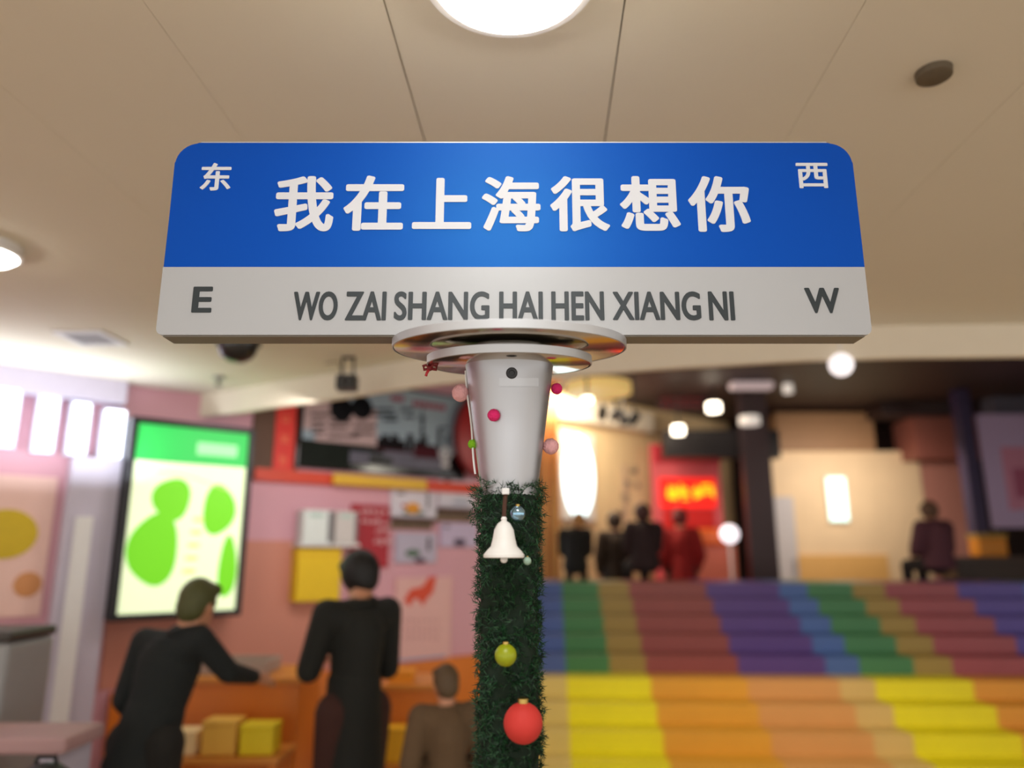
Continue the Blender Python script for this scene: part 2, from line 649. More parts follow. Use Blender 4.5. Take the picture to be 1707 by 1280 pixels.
# strip of clear tape wrapped on the sleeve beside the bolt
bm = BM()
tp = []
for i in range(9):
    pa = on_sleeve(832 + i * 8.2, 630, 0.0016)
    pb = on_sleeve(832 + i * 8.2, 644, 0.0016)
    tp.append((bm.verts.new((pa.x - SX, pa.y - PY, pa.z)), bm.verts.new((pb.x - SX, pb.y - PY, pb.z))))
for a, b in zip(tp, tp[1:]):
    bm.faces.new((a[0], b[0], b[1], a[1]))
o = obj('tape', bm, mat('clear_tape', (196, 198, 202), 0.45, 0.9), sleeve, True)
o['label'] = 'strip of clear tape'

# ------------------------------------------------------------------ pompoms, ribbon and bow on the post
def pompom(px, py, Y, r, col, label, cname):
    m = mat(cname, col, 0.95, noise=0.12, scale=60, bump=1.0, bscale=300)
    c = at(px, py, Y)
    bm = BM()
    bmesh.ops.create_icosphere(bm, subdivisions=4, radius=r, matrix=Matrix.Identity(4))
    for v in bm.verts:
        v.co *= 1 + random.uniform(-0.05, 0.05)
    o = obj('pompom', bm, m, None, True)
    o.location = c
    tag(o, label, 'pompom', 'pompoms stuck on the silver post')


pompom(768, 655, PY, 0.0155, (236, 176, 178), 'pale pink pompom on the left edge of the silver post', 'pale_pink_wool')
pompom(918, 744, PY, 0.0140, (240, 190, 184), 'pale pink pompom on the right edge of the silver post', 'pale_pink_wool')
pp = on_sleeve(823, 692)
pompom(823, 692, pp.y - 0.006, 0.0105, (226, 40, 112), 'magenta pompom on the front of the silver post', 'magenta_wool')
pompom(928, 648, PY - 0.005, 0.0100, (220, 50, 120), 'magenta pompom on the right edge of the silver post under the flange', 'magenta_wool')
pompom(788, 740, PY - 0.002, 0.0085, (130, 190, 30), 'small lime green pompom on the left edge of the silver post', 'lime_wool')

bm = BM()
rp = []
for i in range(14):
    k = i / 13
    pyy = 618 + k * 172
    pxx = 777.5 + k * 16.5
    rp.append(at(pxx, pyy, PY - 0.005) + Vector((-0.0015 - 0.001 * math.sin(k * 9), 0, 0)))
tube(bm, rp, 0.0018, 8)
tag(obj('ribbon', bm, M_white, None, True), 'thin white cord running down the left side of the silver post', 'cord')

bc = at(713, 617, PY)
bow = thing('red_bow', 'small dark red bow on the left rim of the lower silver flange', 'bow', bc)
M_bow = mat('dark_red_ribbon', (120, 14, 20), 0.5, noise=0.1)
obj('knot', sphere(BM(), (0.004, 0, 0.004), 0.0055, 16), M_bow, bow, True)
for sx in (-1, 1):
    bm = BM()
    tube(bm, [(0.004, 0, 0.004), (0.004 + sx * 0.006, -0.004, 0.009), (0.004 + sx * 0.012, 0, 0.008), (0.004 + sx * 0.011, 0.004, 0.002), (0.004, 0, 0.003)], 0.0028, 8)
    obj('loop', bm, M_bow, bow, True)
bm = tube(BM(), [(0.003, 0, 0.002), (-0.001, -0.002, -0.005), (-0.003, 0, -0.011)], 0.0026, 8)
obj('tail', bm, mat('red_ribbon', (190, 40, 50), 0.5), bow, True)

# ------------------------------------------------------------------ fir garland round the post, ornaments
gz1 = at(847, 806, PY).z
gz0 = 0.86
gar = thing('fir_garland', 'dark green artificial fir garland wound round the sign post', 'garland', (SX, PY, gz0))
bm = lathe(BM(), [(0.0452, 0), (0.048, 0.02), (0.048, gz1 - gz0 - 0.02), (0.0475, gz1 - gz0)], 32)
obj('core', bm, mat('fir_core', (12, 34, 18), 0.9, noise=0.3, scale=60), gar, True)
bm = BM()
rnd = random.Random(3)


def needle(bm, p, d, L, w):
    d = d.normalized()
    s = d.orthogonal().normalized()
    u = d.cross(s)
    a = bm.verts.new(p + s * w)
    b = bm.verts.new(p - s * w * 0.5 + u * w * 0.86)
    c = bm.verts.new(p - s * w * 0.5 - u * w * 0.86)
    e = bm.verts.new(p + d * L)
    k = rnd.randrange(3)
    for f in ((a, b, e), (b, c, e), (c, a, e)):
        bm.faces.new(f).material_index = k


Hh = gz1 - gz0
for i in range(2900):
    z = rnd.random() * Hh
    a = rnd.uniform(0, 2 * PI)
    top = max(0.0, 1 - (Hh - z) / 0.11)
    er = Vector((math.cos(a), math.sin(a), 0))
    et = Vector((-math.sin(a), math.cos(a), 0))
    base_p = er * 0.048 + Vector((0, 0, z))
    w = rnd.uniform(0, 2 * PI)
    flat_d = et * math.cos(w) + Vector((0, 0, 1)) * math.sin(w)
    d = (flat_d + er * rnd.uniform(0.15, 0.6 + top * 1.1)).normalized()
    if z > Hh - 0.02 and d.z > 0:
        d.z *= 0.55
    Lb = rnd.uniform(0.012, 0.022) + top * rnd.uniform(0, 0.016 if math.cos(a) < -0.2 else 0.010)
    for q in range(9):
        p0 = base_p + d * Lb * (q + 1) / 9
        sd = d.orthogonal()
        sd.rotate(Matrix.Rotation(rnd.uniform(0, 2 * PI), 3, d))
        nd = d * 0.8 + sd.normalized() * 0.9
        needle(bm, p0, nd, rnd.uniform(0.008, 0.013), 0.00085)
fo = obj('needles', bm, None, gar, ms=[mat('fir_needles', (14, 58, 28), 0.6, noise=0.25, scale=30), mat('fir_needles_dark', (10, 38, 22), 0.6, noise=0.25, scale=30), mat('fir_needles_light', (34, 82, 44), 0.6, noise=0.25, scale=30)])
fo['kind'] = 'stuff'

bp = at(840, 930, PY - 0.098)
bell = thing('bell_ornament', 'white bell ornament hanging on the fir garland from a brown cord', 'ornament', bp)
hb = at(840, 868, PY - 0.098).z - bp.z
rb = 0.0325
obj('bell_body', lathe(BM(), [(0.004, hb), (0.010, hb - 0.004), (0.0155, hb - 0.014), (0.018, hb - 0.028), (0.021, hb - 0.040), (0.027, 0.012), (rb, 0.005), (rb, 0.001), (rb - 0.003, 0.0), (0.018, 0.008), (0.012, hb - 0.020), (0.001, hb - 0.012)], 40), mat('white_resin', (236, 233, 228), 0.5, noise=0.03), bell, True)
obj('crown_loop', lathe(BM(), [(0.004, hb - 0.001), (0.005, hb + 0.003), (0.003, hb + 0.007), (0.001, hb + 0.008)], 16), mat('white_resin', (236, 233, 228)), bell, True)
obj('clapper', sphere(BM(), (0, 0, -0.002), 0.006, 16), mat('white_resin', (236, 233, 228)), bell, True)
zc = at(843, 819, PY - 0.098).z - bp.z
obj('cord', tube(BM(), [(0, 0, hb + 0.006), (0.0008, 0.001, (hb + zc) / 2), (0.003, 0.002, zc)], 0.0035, 8), mat('brown_cord', (74, 44, 30), 0.8), bell, True)
obj('clip', box(BM(), -0.0035, 0.0085, -0.005, 0.005, zc - 0.005, zc + 0.005, 0.001), M_white, bell)


def bauble(px, py, r, m, label, depth, capm):
    c = at(px, py, PY - depth)
    t = thing('bauble', label, 'bauble', c, group='baubles on the fir garland')
    obj('ball', sphere(BM(), (0, 0, 0), r, 32), m, t, True)
    obj('cap', lathe(BM(), [(r * 0.28, r * 0.93), (r * 0.28, r * 1.18), (r * 0.1, r * 1.24)], 16), capm, t, True)
    return t


M_cap = mat('gold_cap', (190, 160, 90), 0.3, 1.0)
bauble(863, 856, 0.0125, mat('mirror_blue', (150, 190, 215), 0.12, 0.9, noise=0.5, scale=120), 'small shiny pale blue bauble beside the cord of the white bell', 0.088, M_cap)
bauble(872, 1205, 0.0300, mat('coral_bauble', (206, 52, 44), 0.7, noise=0.05), 'large coral red bauble low on the fir garland', 0.078, M_cap)
bauble(843, 1092, 0.0170, mat('lime_bauble', (150, 160, 10), 0.4, noise=0.05), 'yellow green bauble halfway down the fir garland', 0.086, M_cap)
bauble(879, 935, 0.0065, mat('pale_green_bauble', (150, 180, 160), 0.4, noise=0.05), 'tiny pale green bauble right of the bell base', 0.082, M_cap)

# ------------------------------------------------------------------ things on the main ceiling
def ceiling_lamp(x, y, r, label, zc=CEIL, strength=M_glowlamp):
    t = thing('ceiling_lamp', label, 'ceiling lamp', (x, y, zc - 0.075), group='round ceiling lamps')
    obj('rim', lathe(BM(), [(r * 0.9, 0.03), (r * 1.03, 0.035), (r * 1.03, 0.075), (r * 0.9, 0.075)], 64), M_white, t, True)
    obj('diffuser', lathe(BM(), [(0.002, 0.0), (r * 0.4, 0.003), (r * 0.75, 0.013), (r * 0.92, 0.03), (r * 0.92, 0.06)], 64), strength, t, True)
    return t


lp = atz(850, 8, CEIL - 0.06)
ceiling_lamp(lp.x, lp.y - 0.05, 0.17, 'glaring round ceiling lamp directly above the street sign')
ceiling_lamp(-0.02, 0.25, 0.17, 'round ceiling lamp overhead in front of the street sign')
lq = atz(-6, 432, CEIL - 0.06)
ceiling_lamp(lq.x - 0.05, lq.y, 0.12, 'bright ceiling lamp at the far left edge of the ceiling')
lq = atz(1402, 604, FB + 0.02)
lq = at(1402, 608, lq.y - 0.14)
t = thing('fascia_lamp', 'bright white globe lamp hung before the fascia right of the street sign', 'lamp', lq)
obj('globe', sphere(BM(), (0, 0, 0), 0.062, 32), glow('fascia_globe_glow', (236, 230, 232), 0.95), t, True)
obj('stem', tube(BM(), [(0, 0, 0.073), (0, 0, CEIL - lq.z)], 0.012, 10), M_white, t, True)

c = atz(1556, 119, CEIL)
t = thing('downlight', 'dark round recessed downlight in the ceiling at upper right', 'downlight', (c.x, c.y, CEIL - 0.02))
obj('trim_ring', lathe(BM(), [(0.034, 0.0), (0.040, 0.004), (0.042, 0.02), (0.034, 0.02)], 40), mat('grey_trim', (96, 84, 66), 0.5), t, True)
obj('reflector', lathe(BM(), [(0.001, 0.014), (0.025, 0.012), (0.0345, 0.002)], 40), M_black, t, True)

c = atz(398, 560, CEIL)
t = thing('dome_camera', 'dark dome camera on the ceiling just under the left end of the sign', 'security camera', (c.x, c.y, CEIL - 0.15))
obj('mount', lathe(BM(), [(0.02, 0.15), (0.115, 0.148), (0.12, 0.105), (0.02, 0.10)], 40), M_black, t, True)
obj('dome', lathe(BM(), [(0.001, 0.0), (0.045, 0.008), (0.08, 0.030), (0.10, 0.065), (0.108, 0.105)], 40), mat('smoked_dome', (22, 24, 26), 0.12, spec=0.7), t, True)

c = atz(152, 562, CEIL)
t = thing('air_vent', 'small pale square vent in the ceiling at left', 'vent', (c.x, c.y, CEIL - 0.012), math.radians(-2.5))
bm = BM()
for a in (-1, 1):
    box(bm, a * 0.12 - 0.015, a * 0.12 + 0.015, -0.135, 0.135, 0, 0.012)
    box(bm, -0.105, 0.105, a * 0.12 - 0.015, a * 0.12 + 0.015, 0, 0.012)
obj('vent_frame', bm, M_white, t)
bm = BM()
for k in range(7):
    box(bm, -0.104, 0.104, -0.094 + k * 0.029, -0.082 + k * 0.029, 0.002, 0.010)
obj('louvres', bm, mat('vent_grey', (170, 168, 172), 0.5), t)

c = atz(365, 628, CEIL)
t = thing('sprinkler', 'small sprinkler head on the ceiling above the green light box', 'sprinkler', (c.x, c.y, CEIL - 0.06))
obj('escutcheon', lathe(BM(), [(0.001, 0.05), (0.04, 0.05), (0.035, 0.06), (0.001, 0.06)], 24), M_metal, t, True)
obj('head', lathe(BM(), [(0.026, 0.0), (0.028, 0.004), (0.010, 0.008), (0.012, 0.03), (0.015, 0.052)], 24), mat('grey_metal', (140, 138, 130), 0.4, 0.8), t, True)

c = atz(588, 640, FB + 0.04)
fl = at(579, 634, c.y - 0.16)
top = at(582, 612, c.y - 0.16)
t = thing('floodlight', 'black floodlight on a bracket in front of the cream ceiling fascia', 'floodlight', (fl.x, fl.y, fl.z))
hw = 17 / FPX * fl.y
bm = box(BM(), -hw, hw, -0.05, 0.05, -0.062, 0.028, 0.008)
obj('housing', bm, M_black, t)
bm = BM()
for i in (-1, 1):
    for j in (-1, 1):
        lathe(bm, [(0.012, 0.0), (0.012, 0.004), (0.001, 0.005)], 16, (i * 0.024, -0.05, -0.017 + j * 0.022), mtx=Matrix.Rotation(PI / 2, 4, 'X'))
obj('led_lenses', bm, mat('grey_lens', (110, 112, 112), 0.2), t, True)
bm = BM()
for i in (-1, 1):
    box(bm, i * 0.034 - 0.006, i * 0.034 + 0.006, -0.006, 0.006, 0.02, CEIL - fl.z)
box(bm, -0.034, 0.034, -0.006, 0.006, CEIL - fl.z - 0.014, CEIL - fl.z)
obj('bracket', bm, M_black, t)
pa = atz(542, 606, CEIL - 0.004)
bm = tube(BM(), [(pa.x - fl.x, pa.y - fl.y, CEIL - 0.004 - fl.z), (-0.06, 0.0, CEIL - fl.z - 0.03), (-0.03, 0.0, 0.02)], 0.004, 8)
obj('cable', bm, mat('tan_cable', (130, 108, 76), 0.6), t, True)

# ------------------------------------------------------------------ left stall: lights, posters, light box
M_tubeframe = mat('lamp_case', (210, 214, 228), 0.4)
for (a, b, y0, y1, lab) in [(-35, 28, 645, 742, 'broad white light panel at the far left edge above the peach poster'), (62, 92, 662, 752, 'narrow white light panel second from the left above the peach poster'),
                            (118, 146, 672, 756, 'narrow white light panel over the lilac pier'), (172, 205, 684, 762, 'white light panel just left of the green light box')]:
    t, h, H, tc, zb = wallthing(LW, 'wall_lamp', lab, 'wall lamp', a, y0, b, y1, 0.1, 'white light panels along the stall header')
    obj('case', box(BM(), -h - 0.015, h + 0.015, 0.0, 0.095, -0.015, H + 0.015, 0.006), M_tubeframe, t)
    obj('diffuser', box(BM(), -h, h, -0.02, -0.0005, 0, H, 0.006), M_glowcool, t)

t, h, H, tc, zb = wallthing(LW, 'fruit_poster', 'peach poster with yellow and orange fruit at the far left edge', 'poster', -110, 790, 82, 1030, 0.02)
obj('board', box(BM(), -h, h, 0, 0.018, 0, H, 0.003), M_peach, t)
x0, z0 = LW.hit(8, 890, 0.02)
bm = lathe(BM(), [(0.15, 0), (0.15, 0.004), (0.13, 0.006), (0.001, 0.006)], 32, mtx=Matrix.Rotation(PI / 2, 4, 'X') @ Matrix.Diagonal((1.15, 1, 1, 1)))
o = obj('yellow_fruit', bm, mat('lemon_print', (206, 176, 14), 0.5, noise=0.15, scale=9), t, True)
o.location = (x0 - tc, 0, z0 - zb)
x0, z0 = LW.hit(46, 974, 0.02)
o = obj('orange_fruit', lathe(BM(), [(0.075, 0), (0.075, 0.004), (0.065, 0.006), (0.001, 0.006)], 32, mtx=Matrix.Rotation(PI / 2, 4, 'X')), mat('apricot_print', (206, 140, 84), 0.5, noise=0.1), t, True)
o.location = (x0 - tc, 0, z0 - zb)

# green light box
OUT = 0.22
t, h, H, tc, zb = wallthing(LW, 'light_box', 'tall backlit green poster in a black frame on the stall wall', 'light box', 200, 703, 412, 1030, OUT)
obj('housing', box(BM(), -h, h, 0.0, OUT - 0.003, 0, H, 0.01), M_black, t)
fw = h * 0.10
bm = BM()
box(bm, -h, -h + fw, -0.03, -0.0005, 0, H, 0.006)
box(bm, h - fw, h, -0.03, -0.0005, 0, H, 0.006)
box(bm, -h + fw, h - fw, -0.03, -0.0005, 0, fw, 0.006)
box(bm, -h + fw, h - fw, -0.03, -0.0005, H - fw, H, 0.006)
obj('frame', bm, M_black, t)
G_white = glow('poster_cream_glow', (226, 240, 196), 0.70)
G_green = glow('poster_green_glow', (44, 186, 80), 0.62)
G_lime = glow('poster_lime_glow', (112, 206, 30), 0.58)
G_pale = glow('poster_pale_glow', (150, 220, 156), 0.75)
G_tan = glow('poster_tan_glow', (206, 190, 130), 0.8)
iw, ih = h - fw, H - 2 * fw
sheet = obj('lit_sheet', box(BM(), -iw, iw, -0.008, -0.001, fw, H - fw), G_white, t)
ghead = obj('green_header', box(BM(), -iw, iw, -0.011, -0.0085, H - fw - ih * 0.20, H - fw), G_green, t)
bm = box(BM(), iw * 0.05, iw * 0.8, -0.0125, -0.0112, H - fw - ih * 0.145, H - fw - ih * 0.075, 0.0005)
obj('pale_panel', bm, G_pale, ghead)


def blob(cx, cz, rx, rz, m, name, y=-0.0125):
    bm = lathe(BM(), [(1.0, 0), (1.0, 0.003), (0.001, 0.003)], 40, mtx=Matrix.Rotation(PI / 2, 4, 'X'))
    for v in bm.verts:
        w = 1 + 0.07 * math.sin(3 * math.atan2(v.co.z, v.co.x) + cx * 9)
        v.co = (cx + v.co.x * rx * w, y + 0.0045 + v.co.y, cz + v.co.z * rz * w)
    return obj(name, bm, m, sheet)


blob(-iw * 0.30, fw + ih * 0.60, iw * 0.33, ih * 0.115, G_lime, 'lime_print')
blob(iw * 0.55, fw + ih * 0.55, iw * 0.30, ih * 0.14, G_lime, 'lime_print')
blob(-iw * 0.52, fw + ih * 0.33, iw * 0.42, ih * 0.19, G_lime, 'lime_print', -0.0135)
blob(iw * 0.80, fw + ih * 0.23, iw * 0.17, ih * 0.17, G_lime, 'lime_print', -0.0120)
bm = BM()
tube(bm, [(-iw * 0.6 + iw * 1.3 * k / 10, -0.010, fw + ih * (0.735 + 0.02 * math.sin(k * 0.35 + 0.4) - 0.006 * k)) for k in range(11)], 0.004, 6)
obj('caption_line', bm, G_tan, sheet)
for k in range(5):
    bm = BM()
    box(bm, iw * 0.0 + 0.01 * k, iw * 0.22 + 0.006 * k, -0.0125, -0.0085, fw + ih * (0.20 + k * 0.07), fw + ih * (0.225 + k * 0.07))
    obj('caption_row', bm, G_tan, sheet)

# red vertical banner with gold glyph strokes
def glyph(bm, cx, cz, s, y, seed, n=6):
    r = random.Random(seed)
    for k in range(n):
        if r.random() < 0.55:
            zz = cz + s * r.uniform(-0.45, 0.45)
            x0, x1 = sorted((cx + s * r.uniform(-0.5, -0.1), cx + s * r.uniform(0.1, 0.5)))
            box(bm, x0, x1, y - 0.002, y, zz - s * 0.055, zz + s * 0.055)
        else:
            xx = cx + s * r.uniform(-0.4, 0.4)
            z0, z1 = sorted((cz + s * r.uniform(-0.5, -0.1), cz + s * r.uniform(0.1, 0.5)))
            box(bm, xx - s * 0.055, xx + s * 0.055, y - 0.002 - 0.0001 * k, y, z0, z1)


t, h, H, tc, zb = wallthing(LW, 'banner', 'red vertical shop banner left of the skyline mural', 'banner', 458, 672, 492, 790, 0.03)
obj('board', box(BM(), -h, h, 0.0, 0.012, 0, H, 0.003), mat('banner_red', (224, 40, 24), 0.45), t)
for k in range(3):
    bm = BM()
    glyph(bm, 0, H * (0.18 + 0.31 * k), h * 1.1, 0.0, 40 + k)
    obj('character', bm, mat('banner_print', (238, 108, 70), 0.5), t)

# skyline mural
OUTM = 0.06
t, h, H, tc, zb = wallthing(LW, 'skyline_mural', 'wide framed city skyline mural high on the stall wall behind the post', 'mural', 498, 640, 776, 789, OUTM)
obj('frame', box(BM(), -h, h, 0.0, OUTM - 0.003, 0, H, 0.008), mat('black_gloss', (14, 14, 16), 0.12, spec=0.6), t)


def mp(name, m, rects, y=-0.004, y0=-0.0002):
    bm = BM()
    for i, (a, b, c, d) in enumerate(rects):
        t0, t1, z0, z1 = LW.rect(a, b, c, d, OUTM)
        box(bm, t0 - tc, t1 - tc, y - 0.00005 * i, y0, z0 - zb, z1 - zb)
    return obj(name, bm, m, t)


mp('sky_print', mat('sky_print', (150, 166, 176), 0.6, spec=0.15, noise=0.25, scale=3), [(506, 644, 774, 745)], -0.002)
mp('text_panel', mat('text_panel_pink', (186, 160, 158), 0.6, spec=0.15, noise=0.12, scale=4), [(506, 672, 628, 722), (525, 715, 628, 741)], -0.003, -0.0021)
mp('river_print', mat('river_print', (104, 102, 114), 0.6, spec=0.15, noise=0.35, scale=5), [(580, 745, 736, 778)], -0.003)
mp('trees_print', mat('trees_print', (22, 28, 22), 0.6, spec=0.15, noise=0.4, scale=9), [(502, 736, 583, 780), (546, 741, 640, 752)], -0.0036)
bm_rows = []
for i, (y, segs) in enumerate([(691, [(519, 552)]), (703, [(519, 541), (549, 584)]), (710, [(590, 626)]), (713, [(519, 541), (549, 578)]), (722, [(519, 540), (588, 622)]), (727, [(547, 572), (575, 598)]),
                               (683, [(619, 655), (668, 690)]), (692, [(619, 660)]), (695, [(674, 690)]), (700, [(640, 662)])]):
    for a, b in segs:
        x = a
        while x < b:
            bm_rows.append((x, y - 2.4, min(b, x + 4.2), y + 2.2))
            x += 5.2
mp('text_rows', mat('mural_ink', (14, 10, 12), 0.6, spec=0.15), bm_rows, -0.0045, -0.0030)
mp('red_title', mat('mural_red_ink', (150, 40, 60), 0.6, spec=0.15), [(688 + k * 8, 668 + k * 1.2, 694 + k * 8, 677 + k * 1.2) for k in range(7)], -0.004, -0.0021)
mp('red_heading', MATS['mural_red_ink'], [(652 + k * 5.5, 659 + k * 0.6, 656 + k * 5.5, 668 + k * 0.6) for k in range(4)], -0.004, -0.0021)
mp('building_print', mat('building_print', (18, 12, 16), 0.6, spec=0.15, noise=0.3, scale=20),
   [(628, 732, 676, 752), (636, 724, 648, 734), (652, 724, 664, 735), (678, 723, 688, 752), (700, 726, 711, 754), (690, 735, 700, 754), (711, 742, 726, 760), (729, 712, 735, 750), (735, 712, 747, 715), (743, 724, 748, 750)], -0.0042, -0.0021)
mp('bridge_print', mat('bridge_print', (70, 22, 32), 0.6, spec=0.15, noise=0.2, scale=20), [(690, 745, 730, 764), (626, 750, 700, 753)], -0.0047, -0.0031)
mp('tower_print', mat('tower_print', (22, 26, 32), 0.6, spec=0.15), [(702.5, 678, 704.5, 700), (701.5, 700, 706, 727)], -0.0042, -0.0021)
bm = BM()
for (px, py, r) in [(703.5, 698, 0.027), (703.5, 719, 0.022)]:
    x, z = LW.hit(px, py, OUTM)
    lathe(bm, [(r, 0), (r, 0.005), (r * 0.6, 0.007), (0.001, 0.0075)], 24, (x - tc, 0, z - zb), mtx=Matrix.Rotation(PI / 2, 4, 'X'))
obj('tower_bulbs', bm, MATS['tower_print'], t, True)
mp('ship_print', M_black, [(615, 762, 654, 774), (617, 758, 640, 763)], -0.005, -0.0031)
bm = BM()
for (px, py, r) in [(569, 682, 0.105), (603, 680, 0.10)]:
    x, z = LW.hit(px, py, OUTM)
    lathe(bm, [(r, 0), (r, 0.006), (r * 0.9, 0.010), (0.001, 0.014)], 40, (x - tc, 0, z - zb), mtx=Matrix.Rotation(PI / 2, 4, 'X'))
obj('dark_roundel', bm, mat('dark_roundel', (6, 7, 12), 0.6, spec=0.15), t, True)
x, z = LW.hit(742, 757, OUTM)
bm = lathe(BM(), [(0.036, 0), (0.066, 0.0), (0.066, 0.008), (0.036, 0.008)], 32, (x - tc, 0, z - zb), cap=False, mtx=Matrix.Rotation(PI / 2, 4, 'X'))
box(bm, x - tc - 0.015, x - tc + 0.015, -0.01, 0, z - zb - 0.03, z - zb + 0.02)
box(bm, x - tc - 0.04, x - tc + 0.04, -0.01, 0, z - zb - 0.12, z - zb - 0.075)
obj('white_ring_print', bm, mat('white_ring', (190, 186, 188), 0.4), t)

# yellow ledge board under the mural
t, h, H, tc, zb = wallthing(LW, 'ledge_board', 'long yellow board right under the skyline mural', 'board', 557, 794, 712, 812, 0.10)
obj('face', box(BM(), -h, h, 0.0, 0.045, 0, H, 0.005), M_yellow, t)
obj('return_lip', box(BM(), -h, h, -0.012, -0.0005, 0, H * 0.12, 0.002), M_yellow, t)

# red round board beside the post
cx_, cz_ = LW.hit(796, 728, 0.12)
t = thing('round_board', 'dark red round board right of the skyline mural, half behind the post', 'sign board', LW.world(cx_, 0.12, cz_), LW.a)
R_ = 0.27
obj('disc', lathe(BM(), [(0.001, 0), (R_, 0), (R_, 0.05), (R_ - 0.02, 0.06), (0.001, 0.06)], 64, mtx=Matrix.Rotation(PI / 2, 4, 'X') @ Matrix.Diagonal((1, 1.35, 1, 1))), mat('lacquer_red', (152, 20, 22), 0.4), t, True)
obj('rim', lathe(BM(), [(R_, 0.0), (R_ + 0.012, 0.0), (R_ + 0.012, 0.066), (R_, 0.066)], 64, cap=False, mtx=Matrix.Rotation(PI / 2, 4, 'X') @ Matrix.Diagonal((1, 1.35, 1, 1))), mat('deep_red', (110, 14, 18), 0.4), t, True)

# cards and display boxes on the stall wall
def card(px0, py0, px1, py1, m, label, name='menu_card', cat='card', group='printed cards on the stall wall', out=0.03, prints=()):
    t, h, H, tc, zb = wallthing(LW, name, label, cat, px0, py0, px1, py1, out, group)
    obj('board', box(BM(), -h, h, 0.0, out - 0.003, 0, H, 0.003), m, t)
    for (nm, mm, rects) in prints:
        bm = BM()
        for i, (a, b, c, d) in enumerate(rects):
            t0, t1, z0, z1 = LW.rect(a, b, c, d, out)
            box(bm, t0 - tc, t1 - tc, -0.004 - 0.0002 * i, -0.0002, z0 - zb, z1 - zb)
        obj(nm, bm, mm, t)
    return t, tc, zb


def oval(t, tc, zb, px, py, rx, rz, m, name, out=0.03):
    x, z = LW.hit(px, py, out)
    bm = lathe(BM(), [(1, 0), (1, 0.004), (0.8, 0.007), (0.001, 0.007)], 28, mtx=Matrix.Rotation(PI / 2, 4, 'X'))
    for v in bm.verts:
        v.co = (x - tc + v.co.x * rx, v.co.y - 0.0003, z - zb + v.co.z * rz)
    obj(name, bm, m, t, True)


M_ochre = mat('orange_food', (224, 150, 40), 0.5, noise=0.2, scale=20)
M_leaf = mat('leaf_print', (84, 110, 92), 0.5, noise=0.3, scale=20)
a_ = card(652, 814, 728, 862, M_paper, 'white menu card with an orange dish under the yellow board', prints=[('caption', M_ink, [(662, 820, 674, 824), (711, 822, 717, 827), (711, 829, 716, 834), (711, 836, 716, 841), (711, 843, 715, 848)]), ('plate_print', M_leaf, [(672, 852, 707, 858)])])
oval(*a_, 688, 847, 0.075, 0.048, M_ochre, 'dish_print')
oval(*a_, 673, 843, 0.022, 0.016, M_crimson, 'berry_print')
a_ = card(732, 801, 792, 846, M_paper, 'white card with a pale dish high beside the garland', prints=[('caption', M_ink, [(741, 800, 750, 804)]), ('plate_print', mat('pale_blue_print', (150, 160, 180), 0.5), [(755, 836, 782, 840)])])
oval(*a_, 766, 829, 0.055, 0.022, mat('pale_dish', (204, 206, 216), 0.5), 'dish_print')
a_ = card(735, 872, 796, 912, mat('lavender_paper', (196, 180, 208), 0.55), 'lavender card beside the garland below a brown shelf', prints=[('caption', M_ink, [(741, 876, 749, 880)]), ('dark_print', mat('plum_print', (74, 56, 78), 0.5), [(757, 898, 775, 910)])])
a_ = card(660, 888, 728, 938, mat('lavender_grey_paper', (184, 176, 196), 0.55), 'grey lavender card with a green leaf below the orange dish card', prints=[('caption', M_ink, [(712, 896, 717, 918)])])
oval(*a_, 688, 922, 0.075, 0.032, M_leaf, 'leaf_print')
oval(*a_, 700, 934, 0.06, 0.022, mat('plum_print', (74, 56, 78)), 'dark_print')
for (r_, lab) in [((658, 864, 728, 882), 'brown wooden shelf strip under the orange dish card'), ((734, 848, 795, 869), 'brown wooden shelf strip beside the garland')]:
    t, h, H, tc, zb = wallthing(LW, 'shelf', lab, 'shelf', *r_, 0.09, 'brown shelf strips on the stall wall')
    obj('plank', box(BM(), -h, h, 0, 0.086, H * 0.62, H, 0.003), mat('walnut', (84, 62, 48), 0.5, noise=0.3, scale=14), t)
    obj('back_strip', box(BM(), -h, h, 0.07, 0.086, 0, H * 0.6, 0.003), mat('walnut_light', (120, 96, 74), 0.5, noise=0.3, scale=14), t)

a_ = card(585, 841, 649, 946, M_crimson, 'crimson poster with rows of pale lettering above the man', 'poster', 'poster', None, 0.03)
bm = BM()
for k, (py, n_) in enumerate([(852, 5), (868, 6), (884, 3), (902, 4)]):
    for i in range(n_):
        x, z = LW.hit(606 + i * 8.5 if k < 2 else 628 + i * 8, py + i * 0.6, 0.03)
        glyph(bm, x - a_[1], z - a_[2], 0.05, 0.0, 100 + k * 10 + i)
obj('lettering', bm, mat('pale_pink_ink', (226, 190, 196), 0.5), a_[0])

a_ = card(658, 962, 752, 1112, mat('blush_paper', (224, 176, 172), 0.55, noise=0.06), 'blush pink poster with a red orange figure right of the man', 'poster', 'poster', None, 0.03)
bm = BM()
prism(bm, [(-0.16, 0), (-0.10, 0.09), (0.02, 0.11), (0.09, 0.19), (0.16, 0.19), (0.13, 0.06), (0.06, 0.0), (0.03, -0.05), (-0.02, 0.01), (-0.07, 0.01), (-0.10, -0.05)], -0.005, -0.0002)
x, z = LW.hit(700, 1000, 0.03)
for v in bm.verts:
    v.co.x += x - a_[1]
    v.co.z += z - a_[2]
obj('figure_print', bm, mat('vermilion_print', (214, 74, 44), 0.5), a_[0])
bm = BM()
for k in range(3):
    for i in range(7):
        x, z = LW.hit(676 + i * 9, 1035 + k * 14, 0.03)
        glyph(bm, x - a_[1], z - a_[2], 0.035, 0.0, 300 + k * 10 + i)
obj('caption', bm, mat('dusty_pink_ink', (184, 132, 134), 0.5), a_[0])
t0, t1, z0, z1 = LW.rect(664, 1096, 742, 1112, 0.03)
